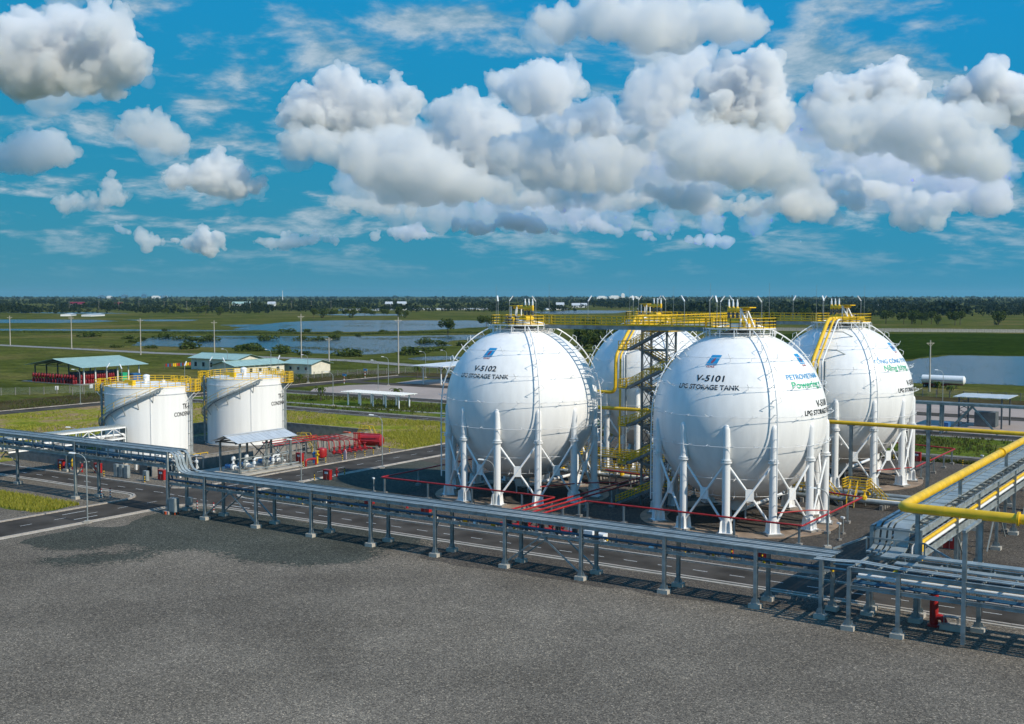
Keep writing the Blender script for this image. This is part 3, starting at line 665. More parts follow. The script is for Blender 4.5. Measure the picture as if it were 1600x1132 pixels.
# ------------------------------------------------------------------ pipe racks
def ribbon(path, y0, y1, th=.04, mi=0, b=None):
    b = b or MB()
    for i in range(len(path)-1):
        (x0,z0),(x1,z1) = path[i], path[i+1]; p = Vector((x0,(y0+y1)/2,z0)); q = Vector((x1,(y0+y1)/2,z1)); b.bar(p, q, abs(y1-y0), th, mi)
    return b
def tray(parent, path, yc, w, cover):
    b = MB()
    if cover: ribbon(path, yc-w/2, yc+w/2, .05, 0, b)
    else:
        for s in (-1, 1): ribbon(path, yc+s*w/2-.02, yc+s*w/2+.02, .12, 0, b)
        for i in range(len(path)-1):
            (x0,z0),(x1,z1) = path[i], path[i+1]; L = math.hypot(x1-x0, z1-z0); k = max(1, int(L/.55))
            for j in range(k): t = (j+.5)/k; b.bar((x0+(x1-x0)*t,yc-w/2,z0+(z1-z0)*t),(x0+(x1-x0)*t,yc+w/2,z0+(z1-z0)*t), .07, .03)
        for s in (-.28,0,.28): ribbon(path, yc+s*w-.035, yc+s*w+.035, .06, 1, b)
    return b.build('cable_tray', [M['tray'], M['black']], parent)
YF, YB = .1, 2.95
post_me = {}
def rack_post(parent, x, y, ztop, foot=True, w=.30):
    key = round(ztop, 2)
    if key not in post_me:
        b = MB(); b.beam((0,0,.38),(0,0,ztop), w, w, t=.035); b.cbox((0,0,.36), .55, .55, .04)
        for s in (-1,1): b.bar((s*.26,0,.38),(s*.15,0,.75), .02, .3)
        post_me[key] = b.mesh('post', M['steel'])
    p = put('post', post_me[key], parent, (x, y, 0))
    if foot: put('footing', foot_me, p)
    return p
foot_me = MB().cbox((0,0,0), 1.0, .8, .36).mesh('footing', M['pconc'])
main = thing('pipe_rack', 'long grey steel pipe rack carrying cable trays across the gravel yard', 'pipe rack')
XS = [-6.5] + [k*8.51 for k in range(9)] + [73.7]
for x in XS:
    for y in (YF, YB): rack_post(main, x, y, 5.1)
for y, nm in ((YF,'front'), (YB,'back')):
    MB().beam((-6.5,y,4.93),(73.7,y,4.93), .2, .36).build('top_beam', M['steel'], main)
    MB().beam((-6.5,y,3.72 if y == YF else 3.5),(73.7,y,3.72 if y == YF else 3.5), .18, .30 if y == YF else .16, t=.025).build('lower_beam', M['steel'], main)
xb_me = MB().bar((0,YF,0),(0,YB,0), .12, .16).mesh('cross_beam', M['steel']); st = MB()
for i in range(len(XS)-1):
    a, c = XS[i], XS[i+1]; k = max(1, round((c-a)/2.13))
    for j in range(k+1):
        x = a+(c-a)*j/k
        if j < k or i == len(XS)-2:
            put('cross_beam', xb_me, main, (x,0,4.98)); put('cross_beam', xb_me, main, (x,0,3.56))
        if 0 < j < k:
            for y in (YF-.1, YB+.1): st.bar((x,y,4.76),(x,y,5.1), .1, .02); st.bar((x,y,3.57),(x,y,3.87), .1, .02)
tag(st.build('stiffeners', M['steel'], main), kind='stuff')
for i, x in enumerate(XS):
    b = MB(); b.bar((x,YF+.1,2.9),(x,YF+.85,3.6), .1); b.bar((x,YB-.1,2.9),(x,YB-.85,3.6), .1)
    b.build('knee_brace', M['steel'], main)
for (x0, x1) in ((0,8.51),(42.55,51.06)):
    for y in (YF, YB):
        xm = (x0+x1)/2; b = MB(); b.bar((x0,y,.5),(xm,y,3.6), .13); b.bar((x1,y,.5),(xm,y,3.6), .13); b.cbox((xm,y,3.35), .9, .03, .3); b.build('diagonal_brace', M['steel'], main)
flat = [(-3.0,5.12),(74.5,5.12)]
drop = [(-7.2,7.5),(-6.0,7.46),(-5.4,7.1),(-5.1,6.6),(-4.9,5.95),(-4.5,5.45),(-3.9,5.2),(-3.0,5.12)]
YT = [.28+.50*k for k in range(6)]
for k, y in enumerate(YT):
    tray(main, flat, y, .30, k % 3 != 2)
    if k in (0,1,2,4): tray(main, drop, y, .36, True)
for y, z, r, m in ((.40,4.14,.11,'bpipe'),(.70,4.12,.07,'bpipe'),(1.35,3.78,.06,'dsteel'),(2.0,3.66,.06,'steel'),(2.65,3.62,.05,'yellow')):
    pipe('pipe_run', None, [(-6.8,y,z),(77,y,z)], r, m, parent=main, n=8)
fit = MB(); rng = random.Random(5)
for k in range(46):
    x = -4 + k*1.72+rng.uniform(-.4,.4); y = rng.choice((.25,.6,.9,1.2)); c = rng.choice((0,0,1,1,2))
    fit.cbox((x,y,3.66), rng.uniform(.15,.5), rng.uniform(.12,.25), rng.uniform(.25,.42), c)
    if k % 3 == 0: fit.lathe([(.11,3.7),(.11,4.0),(.05,4.05)], 8, (x+.5,y,0), 2 if k % 2 else 0)
fit.build('pipe_shoes', [M['dsteel'], M['reflect'], M['yellow']], main)
# raised rack to the left of the cross road
left = thing('pipe_rack', 'raised grey pipe rack bridging the cross road beside the bund', 'pipe rack')
LXS = [-6.5,-24.5,-42.5,-60.5,-78.5,-96.5]
for x in LXS[1:]:
    rack_post(left, x, YF, 7.45); rack_post(left, x+.9, YB, 7.45)
for y in (YF, YB): MB().bar((-6.5,y,5.1),(-6.5,y,7.5), .28).build('end_post', M['steel'], left)
for y in (YF, YB):
    MB().beam((-96.5,y,7.28),(-6.5,y,7.28), .2, .42).build('top_beam', M['steel'], left)
    MB().beam((-96.5,y,5.72),(-6.5,y,5.72), .2, .40).build('lower_beam', M['steel'], left)
b = MB(); c = MB()
for k in range(41):
    x = -6.5-k*2.25
    for y in (YF, YB): b.bar((x,y,5.9),(x,y,7.1), .11)
    put('cross_beam', xb_me, left, (x,0,7.35)); put('cross_beam', xb_me, left, (x,0,5.8))
b.build('web_members', M['steel'], left); 
for k, y in enumerate(YT): tray(left, [(-96.5,7.5),(-7.2 if k in (0,1,2,4) else -6.5,7.5)], y, .30, k % 3 != 2)
for y, z, r, m in ((.35,6.25,.14,'bpipe'),(.8,6.2,.1,'bpipe'),(1.4,6.1,.09,'steel'),(1.9,6.12,.13,'white'),(2.5,6.1,.1,'dsteel')):
    pipe('pipe_run', None, bend([(-96.5,y,z),(-7.0,y,z),(-6.6+y*.12,y,4.12)], .5), r, m, parent=left, n=8)
fit = MB()
for k in range(40):
    x = -8-k*1.5+rng.uniform(-.3,.3); fit.cbox((x,rng.choice((.3,.7,1.2,2.0)),5.95), rng.uniform(.15,.5), .2, rng.uniform(.12,.3), rng.choice((0,0,1)))
fit.build('pipe_shoes', [M['dsteel'], M['reflect']], left)
b = MB()
for x in (-24.5,-42.5): b.bar((x,YF,2.9),(x+.45,1.5,4.6), .12); b.bar((x+.9,YB,2.9),(x+.45,1.5,4.6), .12); b.bar((x,YF,4.7),(x+.9,YB,4.7), .12)
b.build('portal_brace', M['steel'], left)
# truss bridge to the condensate tank
tr = thing('truss_pipe_bridge', 'white steel truss carrying pipes from the raised rack to the nearer condensate tank', 'pipe bridge')
TX = (-46.0,-44.2); ya, yb = 3.2, 23.0
for x in TX:
    MB().beam((x,ya,5.9),(x,yb,5.9), .18, .32).build('top_chord', M['white'], tr); MB().beam((x,ya,4.2),(x,yb,4.2), .18, .32).build('bottom_chord', M['white'], tr)
    b = MB(); n = 9
    for k in range(n+1):
        y = ya+(yb-ya)*k/n; b.bar((x,y,4.3),(x,y,5.8), .1)
        if k < n: y2 = ya+(yb-ya)*(k+1)/n; b.bar((x,y,4.35 if k % 2 else 5.8),(x,y2,5.8 if k % 2 else 4.35), .1)
    b.build('web', M['white'], tr)
for k in range(3):
    x = -45.7+k*.6; b = MB(); b.bar((x,ya-2,6.14),(x,yb,6.14), .48, .1); b.bar((x,yb,6.14),(x,yb+.25,5.6), .48, .1); b.bar((x,yb+.28,5.7),(x,yb+.28,2.2), .48, .1); b.build('cable_tray', M['tray'], tr)
for k, (r, m) in enumerate(((.16,'white'),(.12,'bpipe'),(.2,'white'))): pipe('pipe_run', None, [(-45.6+k*.55,ya-2,4.75),(-45.6+k*.55,yb,4.75),(-45.6+k*.55,yb+.1,1.5)], r, m, parent=tr, n=8)
for y in (13.8, 22.6):
    for x in TX: rack_post(tr, x, y, 4.1)
# wide continuation of the rack at the right
wide = thing('pipe_rack', 'wider grey pipe rack with yellow and white pipes under the elevated yellow pipe', 'pipe rack')
WXS = [76.6,80.4,85.2,93,101]
for x in WXS:
    if x != 85.2: rack_post(wide, x, -1.85, 5.0)
    rack_post(wide, x, 3.25, 5.0)
for y in (-1.85, 3.25):
    MB().beam((76.6,y,4.85),(120,y,4.85), .2, .34).build('top_beam', M['steel'], wide); MB().beam((76.6,y,3.45),(120,y,3.45), .18, .3).build('lower_beam', M['steel'], wide)
wb_me = MB().bar((0,-1.85,0),(0,3.25,0), .12, .16).mesh('cross_beam', M['steel'])
for k in range(22): x = 76.6+k*1.95; put('cross_beam', wb_me, wide, (x,0,4.85)); put('cross_beam', wb_me, wide, (x,0,3.5))
for k in range(4):
    x = WXS[k]; b = MB(); b.bar((x,-1.75,2.4),(x,-.8,3.4), .1); b.bar((x,3.15,2.4),(x,2.2,3.4), .1); b.build('knee_brace', M['steel'], wide)
for y, z, r, m in ((.6,4.15,.17,'yellow'),(-.1,4.05,.14,'white'),(-.6,4.0,.1,'white'),(-1.2,3.78,.12,'bpipe'),(-1.5,3.76,.08,'bpipe'),(1.6,4.1,.16,'steel'),(2.4,4.1,.12,'dsteel')):
    x0 = 79.2 if m == 'yellow' else 76.8
    pts = [(x0,y,z),(120,y,z)] if m != 'yellow' else [(x0,y+1.2,z+.1),(x0,y,z),(120,y,z)]
    pipe('pipe_run', None, pts, r, m, parent=wide, n=10, rad=.4)
b = MB(); b.bar((79.5,1.9,5.62),(120,1.9,5.62), 1.0, .14); b.bar((79.5,.5,5.25),(120,.5,5.25), .9, .1); b.build('cable_duct', M['tray'], wide)
b = MB()
for k in range(10): x = 80+k*3.2; b.bar((x,2.4,5.0),(x,2.4,5.6), .08); b.bar((x,1.4,5.0),(x,1.4,5.6), .08)
b.build('duct_support', M['steel'], wide)
for k, y in enumerate((-1.3,-.8)): tray(wide, [(73.5,5.14),(75.2,5.16),(77.4,5.3),(80,5.16),(120,5.12)], y+ .2, .36, True)
b = MB()
for (p, q) in (((73.7,2.9,5.2),(75.9,4.9,6.1)),((75.9,4.9,6.1),(80.6,4.9,6.1)),((80.6,4.9,6.1),(84.0,2.6,5.2)),((75.9,4.9,5.0),(75.9,4.9,6.1)),((80.6,4.9,5.0),(80.6,4.9,6.1)),((78.2,4.9,5.0),(78.2,4.9,6.1))): b.bar(p, q, .12, .14)
b.build('tray_bridge_frame', M['steel'], wide)
pipe('pipe_run', None, [(74,2.2,4.1),(76,2.6,4.1),(76,30,4.1)], .1, 'bpipe', parent=wide, n=8)
# rack running away from the camera on the right
away = thing('pipe_rack', 'grey pipe rack with wide cable duct running away behind the yellow pipe corner', 'pipe rack')
AX = (76.3, 80.2); AY0, AY1 = 5.0, 120.0
for y in (5.0,17.5,26.3,35,44,53,62,75,90):
    for x in AX: rack_post(away, x, y, 7.1)
for x in AX:
    MB().beam((x,AY0,6.9),(x,AY1,6.9), .22, .5).build('top_beam', M['pconc'] if 0 else M['steel'], away); MB().beam((x,AY0,4.95),(x,AY1,4.95), .22, .5).build('lower_beam', M['steel'], away)
ab_me = MB().bar((AX[0],0,0),(AX[1],0,0), .12, .16).mesh('cross_beam', M['steel']); c = MB()
for k in range(54):
    y = AY0+k*2.13; put('cross_beam', ab_me, away, (0,y,6.95)); put('cross_beam', ab_me, away, (0,y,5.0))
    if k % 2: c.bar((80.3,y,7.1),(80.3,y,7.75), .06); c.bar((79.75,y,7.7),(80.3,y,7.7), .06)
c.build('tray_brackets', M['steel'], away)
def duct(x, w, zb, y_end):
    b = MB()
    for (y0, z0, y1, z1) in ((AY1,7.25,6.4,7.25),(6.4,7.25,5.6,6.95),(5.6,6.95,5.2,5.6),(5.2,5.6,4.2,5.35),(4.2,5.35,y_end,5.32)): b.bar((x,y0,z0),(x,y1,z1), w, .12)
    for k in range(44): b.bar((x-w/2,8+k*2.4,7.33),(x+w/2,8+k*2.4,7.33), .05, .03)
    return b.build('cable_duct', M['tray'], away)
duct(78.6, 1.25, 0, 1.6); duct(76.6, .34, 0, 2.9); duct(77.15, .34, 0, 2.9); duct(77.65, .26, 0, 2.9)
for x, z, r, m in ((80.05,5.95,.17,'yellow'),(80.0,5.5,.15,'white'),(79.3,5.45,.14,'white'),(78.2,5.4,.12,'bpipe'),(77.2,5.4,.14,'steel')):
    pipe('pipe_run', None, [(x,AY1,z),(x,6.2,z),(x,5.9,4.2)], r, m, parent=away, n=10, rad=.5)
for y in (17.5, 35, 53):
    b = MB(); b.bar((AX[1],y,4.8),(AX[1],y+4.4,.6), .12); b.bar((AX[1],y,4.8),(AX[1],y-4.4,.6) if y > 20 else (AX[1],y-.1,4.7), .12); b.build('diagonal_brace', M['steel'], away)
# ------------------------------------------------------------------ red fire water pipes
def fire_loop(label, pts, posts, r=.105, z=2.2):
    t = thing('fire_water_pipe', label, 'pipe', (0,0,0), 0, 'red fire water pipes round the spheres')
    pipe('pipe_run', None, pts, r, 'red', parent=t, n=10, rad=.3)
    for (x, y) in posts:
        b = MB(); b.beam((x,y,.25),(x,y,z-.12), .2, .2, t=.03); b.cbox((x,y,z-.13), .32, .2, .04); p = b.build('support_post', M['steel'], t)
        MB().cbox((x,y,0), .6, .6, .3).build('footing', M['conc'], p)
    return t
fire_loop('red fire pipe looping in front of sphere V-5102', [(32.7,15.4,.7),(32.7,15.4,2.2),(32.7,25.1,2.2),(5.6,25.1,2.2),(5.6,46.5,2.2),(13,47.5,2.2)], [(6,25.3),(13.5,25.1),(20.5,25.1),(28,25.1),(32.7,19),(5.6,33),(5.6,41)])
fire_loop('red fire pipe running straight back beside sphere V-5102, nearer that sphere', [(34.1,15.4,.7),(34.1,15.4,2.2),(34.1,46,2.2),(27,47.5,2.2)], [(34.1,22),(34.1,30),(34.1,38)])
fire_loop('red fire pipe running straight back between the front spheres, nearer V-5101', [(35.5,15.4,.7),(35.5,15.4,2.2),(35.5,47,2.2),(38.5,48,2.2),(43.0,44.4,2.2)], [(35.5,26),(35.5,34),(35.5,42),(41,46)])
fire_loop('red fire pipe running across the front of sphere V-5101', [(36.9,15.4,.7),(36.9,15.4,2.2),(36.9,25.1,2.2),(63.1,25.1,2.2),(63.1,45.5,2.2),(58,47,2.2)], [(36.9,20),(37.2,25.1),(42,25.1),(49,25.1),(55.5,25.1),(62.7,25.3),(63.1,33),(63.1,40)])
fire_loop('red fire pipe on posts at the back right sphere by the road', [(50,97,2.6),(61.8,97,2.2),(61.8,83,2.2),(61.8,74,2.2)], [(61.8,95),(61.8,90),(61.8,84),(61.8,77)])
for (cx, cy, q, lb) in ((51.5,35.7,[(63.1,34,2.4),(61.6,32.2,2.6),(59.25,28.05,2.7)],'short red branch pipe ending at the V-5101 front riser'), (21,35.7,[(34.1,38,2.4),(31,33.5,2.6),(28.75,28.0,2.7)],'short red branch pipe ending at the V-5102 front riser'),
                        (51.5,72.2,[(61.8,72,2.4),(60.6,68,2.6),(59.2,64.6,2.7)],'short red branch pipe ending at the back right sphere riser')):
    pipe('branch_pipe', lb, q, .07, 'red', n=8, rad=.5)
sk = thing('deluge_valve_skid', 'row of red deluge valves on a black frame beside the road under the rack', 'valve skid', (0,0,0))
b = MB(); b.box(32,42.5,14.0,16.2,.05,.3); b.build('plinth', M['pconc'], sk)
for k in range(6):
    x = 32.7+k*1.4; b = MB(); b.lathe([(.18,.3),(.18,.9),(.30,.95),(.34,1.15),(.30,1.35),(.2,1.4),(.2,1.75),(.3,1.78),(.3,1.84)], 10, (x,15.3,0)); b.tube([(x,14.3,.8),(x,15.3,.8)], .15, 8); b.lathe([(.26,1.9),(.26,1.95)], 12, (x,15.3,0)); b.build('deluge_valve', M['red'], sk, True)
b = MB(); b.tube([(32.2,14.4,.8),(42.0,14.4,.8)], .2, 10); b.build('manifold', M['red'], sk, True)
b = MB()
for k in range(5):
    x = 33+k*2.1; b.bar((x,14.0,.3),(x,14.0,1.5), .08); b.bar((x,14.0,.4),(x+1.0,14.0,1.4), .06); b.box(x+.4,x+1.0,13.9,14.1,.8,1.4)
b.build('instrument_frame', M['black'], sk)
for q in ((40.6,41.2,15,15.4,.3,1.6),(42.8,43.9,14.6,15.6,.05,1.2),(44.2,45.2,14.6,15.6,.05,1.0)): MB().box(*q).build('instrument_box', M['reflect'], sk)
# process piping between the sphere rows, on low sleepers, with step-over stairs
lp = thing('sleeper_piping', 'low bundle of grey, white and yellow pipes on sleepers between the sphere rows', 'pipework')
for y, z, r, m, x0, x1 in ((50.6,.9,.28,'steel',8,76),(51.6,.85,.22,'white',8,70),(52.5,.8,.16,'yellow',8,76),(53.3,.9,.26,'steel',10,76),(54.2,.85,.2,'white',8,60),(55.2,1.0,.3,'steel',16,76),(56.0,.8,.14,'yellow',10,76)):
    pipe('pipe_run', None, [(x0,y,z),(x1,y,z)], r, m, parent=lp, n=10)
for k in range(14): MB().box(9+k*5-.2,9+k*5+.2,50,56.8,0,.6).build('sleeper', M['conc'], lp)
vb = MB(); rng = random.Random(11)
for k in range(26):
    x, y = rng.uniform(14,62), rng.choice((50.6,51.6,53.3,54.2,55.2)); z = 1.0
    vb.lathe([(.2,z),(.34,z+.1),(.34,z+.5),(.15,z+.6),(.1,z+1.1),(.32,z+1.12),(.32,z+1.18)], 8, (x,y,0), rng.choice((0,1,2)))
vb.build('valves', [M['steel'], M['reflect'], M['yellow']], lp, True)
def plat(label, x0, x1, y0, y1, z, stairs):
    t = thing('access_platform', label, 'platform', (0,0,0), 0, 'yellow railed step-over platforms')
    MB().box(x0,x1,y0,y1,z-.1,z).build('deck', M['dsteel'], t)
    lm_ = MB().bar((0,0,0),(0,0,z-.1), .14).mesh('support_leg', M['steel'])
    for x in np.linspace(x0+.1, x1-.1, max(2, int((x1-x0)/3)+1)):
        for y in (y0+.1, y1-.1): put('support_leg', lm_, t, (x,y,0))
    MB().rail([(x0,y0,z),(x1,y0,z),(x1,y1,z),(x0,y1,z)], 1.1, .04, 1.2, mids=(.4,.75), closed=True).build('railing', M['yellow'], t)
    for (px, py, dx, dy) in stairs:
        st = MB(); L = z*1.15; nx, ny = -dy, dx
        for s in (-.45,.45): st.bar((px+nx*s,py+ny*s,z-.05),(px+dx*L+nx*s,py+dy*L+ny*s,.05), .06, .24)
        n = max(3, int(z/.22))
        for i in range(1, n): f = i/n; cx, cy = px+dx*L*f, py+dy*L*f; st.bar((cx-nx*.43,cy-ny*.43,z*(1-f)),(cx+nx*.43,cy+ny*.43,z*(1-f)), .26, .04)
        s_ = st.build('stair', M['steel'], t); r = MB()
        for s in (-.45,.45): r.rail([(px+nx*s,py+ny*s,z),(px+dx*L+nx*s,py+dy*L+ny*s,0)], 1.05, .04, .8, mids=(.5,), toe=False)
        r.build('stair_rail', M['yellow'], s_)
plat('yellow railed platform with stairs between spheres V-5102 and V-5101', 14, 34, 48.0, 50.0, 2.0, [(34,49,.96,-.2),(14,49,-1,0)])
plat('second yellow railed platform behind the sphere V-5102 legs', 17, 33, 57.2, 58.8, 2.4, [(33,58,1,0)])
plat('yellow step-over stairs beside the back right sphere legs', 58.5, 61.5, 52.2, 54.6, 2.0, [(60,52.2,.1,-1),(61.5,53.4,1,0)])
plat('yellow railed platform with stair beside the tall grey post right of V-5101', 47, 56.5, 50.5, 52.6, 2.0, [(56.5,51.5,1,-.25),(52,52.6,0,1)])
# ------------------------------------------------------------------ condensate tanks
CR, CH = 6.75, 11.7
def flat_text(s, x, y, z, az, height, m, parent, r, width):
    me, co = text_mesh(s, height, .03); w = co[:,0].max()-co[:,0].min(); co[:,0] = (co[:,0]-co[:,0].min())*width/w
    a = R_(az)+co[:,0]/r; out = np.stack([(r+.02)*np.cos(a), (r+.02)*np.sin(a), z+co[:,1]], 1)
    me.vertices.foreach_set('co', out.ravel()); me.materials.clear(); me.materials.append(m); me.update(); return put('lettering', me, parent)
def cond_tank(x, y, label, code):
    t = thing('condensate_tank', label, 'storage tank', (x, y, 0), 0, 'white condensate tanks in the bund')
    b = MB(); b.lathe([(CR,.3),(CR,CH)], 72, cap=False); b.lathe([(CR+.06,CH-.12),(CR+.06,CH+.02)], 72, cap=False); b.build('shell', M['shell'], t, True)
    MB().lathe([(CR,CH),(CR-.4,CH+.08),(.05,CH+.75)], 72, cap=False).build('roof', M['white'], t, True)
    MB().lathe([(CR+.5,0),(CR+.5,.3)], 48).build('foundation', M['conc'], t)
    MB().rail([(CR*.98*math.cos(2*math.pi*k/30), CR*.98*math.sin(2*math.pi*k/30), CH) for k in range(30)], 1.15, .035, 1.5, mids=(.4,.78), closed=True).build('roof_railing', M['yellow'], t)
    # stair winding up the camera side of the shell
    st = MB(); a0, a1, n = R_(-228), R_(-22), 56; ri, ro = CR+.15, CR+.95; P = []
    for i in range(n+1):
        a = a0+(a1-a0)*i/n; z = .4+(CH-.4)*i/n; P.append((a, z))
        st.bar((ri*math.cos(a),ri*math.sin(a),z),(ro*math.cos(a),ro*math.sin(a),z), .26, .04)
    for r in (ri, ro):
        for i in range(n): (a,z),(c,w) = P[i], P[i+1]; st.bar((r*math.cos(a),r*math.sin(a),z),(r*math.cos(c),r*math.sin(c),w), .05, .26)
    for i in range(3, n, 5):
        a, z = P[i]; st.bar((ro*math.cos(a),ro*math.sin(a),z),(CR*math.cos(a),CR*math.sin(a),z-1.7), .09)
    s_ = st.build('stair', M['steel'], t)
    rl = MB()
    for i in range(n):
        (a,z),(c,w) = P[i], P[i+1]
        for hh in (1.05,.55): rl.bar((ro*math.cos(a),ro*math.sin(a),z+hh),(ro*math.cos(c),ro*math.sin(c),w+hh), .05)
        if i % 4 == 0: rl.bar((ro*math.cos(a),ro*math.sin(a),z),(ro*math.cos(a),ro*math.sin(a),z+1.05), .05)
    rl.build('stair_rail', M['yellow'], s_)
    # platforms hung on the shell edge
    for az in (-148, 28, 100):
        a = R_(az); p = MB(); c, s = math.cos(a), math.sin(a); q = lambda r, w: (r*c-w*s, r*s+w*c)
        p.add([(*q(CR,-1.1),CH-.9),(*q(CR+1.5,-1.1),CH-.9),(*q(CR+1.5,1.1),CH-.9),(*q(CR,1.1),CH-.9)], [(0,1,2,3)])
        for w in (-1,1): p.bar((*q(CR+1.4,w),CH-.95),(*q(CR,w),CH-2.4), .1)
        o = p.build('edge_platform', M['white'], t)
        r = MB(); Pz = [(*q(CR,-1.1),CH-.9),(*q(CR+1.5,-1.1),CH-.9),(*q(CR+1.5,1.1),CH-.9),(*q(CR,1.1),CH-.9)]
        r.rail(Pz, 1.9, .045, .8, mids=(.5,.95,1.4)); r.build('cage_rail', M['yellow'], o)
    b = MB()
    for az, r in ((-132,.18),(-137,.12),(24,.14),(30,.08)):
        a = R_(az); b.tube([((CR+.45)*math.cos(a),(CR+.45)*math.sin(a),.5),((CR+.45)*math.cos(a),(CR+.45)*math.sin(a),CH+.3)], r, 8)
        for z in (2,4,6,8,10): b.tube([(CR*math.cos(a),CR*math.sin(a),z),((CR+.45)*math.cos(a),(CR+.45)*math.sin(a),z)], .06, 5)
    b.build('riser_pipes', M['steel'], t, True)
    b = MB()
    b.tube([((CR+.25)*math.cos(2*math.pi*k/48),(CR+.25)*math.sin(2*math.pi*k/48),CH-1.0) for k in range(48)], .035, 5, closed=True)
    for k in range(24): a = 2*math.pi*k/24; b.tube([(CR*math.cos(a),CR*math.sin(a),CH-1.0),((CR+.25)*math.cos(a),(CR+.25)*math.sin(a),CH-1.0)], .03, 4)
    for az in (-36,): a = R_(az); b.tube([((CR+.12)*math.cos(a),(CR+.12)*math.sin(a),.6),((CR+.12)*math.cos(a),(CR+.12)*math.sin(a),CH-.6)], .03, 5)
    b.build('spray_ring', M['white'], t)
    b = MB(); b.lathe([(.5,CH+.5),(.5,CH+1.3),(.6,CH+1.35),(.45,CH+1.6),(.1,CH+1.7)], 12, (-1.2,.6,0)); b.lathe([(.25,CH+.4),(.25,CH+1.2),(.35,CH+1.25),(.35,CH+1.35)], 10, (1.6,-1.8,0)); b.lathe([(.3,CH+.4),(.3,CH+.9)], 10, (2.5,1,0)); b.build('roof_vents', M['white'], t, True)
    b = MB(); b.box(-3.2,-1.8,-2.2,-1.6,CH+.2,CH+.9); b.box(.4,1.5,-4.2,-3.6,CH+.1,CH+1.1); b.build('roof_boxes', M['yellow'], t)
    for (ax, ay, rz) in ((-3.0,-5.6,.6),(1.5,-6.2,2.4),(3.5,4.5,1.0)): put('roof_lamp', SM['lamp'], t, (ax,ay,CH), rz)
    flat_text(code, 0, 0, 8.1, 11.5, .85, M['black'], t, CR, 3.4); flat_text('CONDENSATE', 0, 0, 7.0, -3.8, .66, M['black'], t, CR, 5.0)
    return t
cond_tank(-48.2, 30.6, 'nearer white cylindrical condensate tank with yellow roof rail behind the truss', 'TK-5101')
cond_tank(-49.0, 52.4, 'farther white cylindrical condensate tank behind the pump shelter', 'TK-5101')
# bund walls: precast panels with joints
bund = thing('bund_wall', 'grey concrete bund wall around the condensate tanks', 'wall')
def wall_run(p, q, h=2.0):
    p = Vector((*p,0)); q = Vector((*q,0)); L = (q-p).length; d = (q-p)/L; n = int(L/2.4); key = round(L/n, 3)
    me = MB().box(-L/n/2+.02, L/n/2-.02, -.12, .12, 0, h).mesh('wall_panel', M['conc'])
    for k in range(n): o = p+d*(L/n*(k+.5)); put('wall_panel', me, bund, o, math.atan2(d.y, d.x))
    MB().bar(p+Vector((0,0,h+.05)), q+Vector((0,0,h+.05)), .34, .1).build('coping', M['conc'], bund)
wall_run((-66,17.2), (-37.2,17.2)); wall_run((-31.2,17.4), (-31.2,66)); wall_run((-31.4,66.2), (-66,66.2)); wall_run((-66.2,66), (-66.2,17.4)); wall_run((-36,19.5),(-31.5,19.5),1.6)
# ------------------------------------------------------------------ pump shelter
sh = thing('pump_shelter', 'open sided pump shelter with pale gable roof beside the cross road', 'shelter')
MB().box(-29.4,-20.4,24.0,37.6,.01,.16).build('concrete_pad', M['pconc'], sh)
for x in (-26.2,-22.0):
    for y in (25.9,31.2,36.2): MB().beam((x,y,.16),(x,y,4.65), .26, .26).build('post', M['steel'], sh)
ex, rx = (-27.0,-21.1), -24.05; ez, rz_ = 4.72, 5.62
for side, (xa, xb_) in (('a',(rx,ex[1])),('b',(rx,ex[0]))):
    for k in range(13):
        y0 = 24.7+k*.93; b = MB()
        b.add([(xa,y0,rz_),(xb_,y0,ez),(xb_,y0+.86,ez),(xa,y0+.86,rz_),(xa,y0,rz_+.05),(xb_,y0,ez+.05),(xb_,y0+.86,ez+.05),(xa,y0+.86,rz_+.05)], [(0,1,2,3),(7,6,5,4),(0,4,5,1),(1,5,6,2),(2,6,7,3),(3,7,4,0)])
        b.bar((xa,y0+.9,rz_+.03),(xb_,y0+.9,ez+.03), .10, .09); b.build('roof_sheet', M['wroof'], sh)
b = MB(); b.bar((rx,24.6,rz_+.07),(rx,36.9,rz_+.07), .5, .06)
b.build('ridge_cap', M['wroof'], sh)
b = MB()
for y in (25.9,31.2,36.2):
    b.bar((-26.2,y,4.6),(-22.0,y,4.6), .16, .2); b.bar((-22.0,y,4.7),(rx,y,5.5), .14); b.bar((-26.2,y,4.7),(rx,y,5.5), .14)
for x in (-26.2,-22.0): b.bar((x,25,4.62),(x,36.8,4.62), .14, .2); b.bar((x,31.2,4.4),(x,36.1,.4), .12); b.bar((x,31.2,.4),(x,36.1,4.4), .12)
for k in range(3): b.bar((-22.0,31.2,3.2),(-22.0,31.2+(.8 if k else -.8),4.4), .1)
b.build('roof_frame', M['dsteel'], sh)
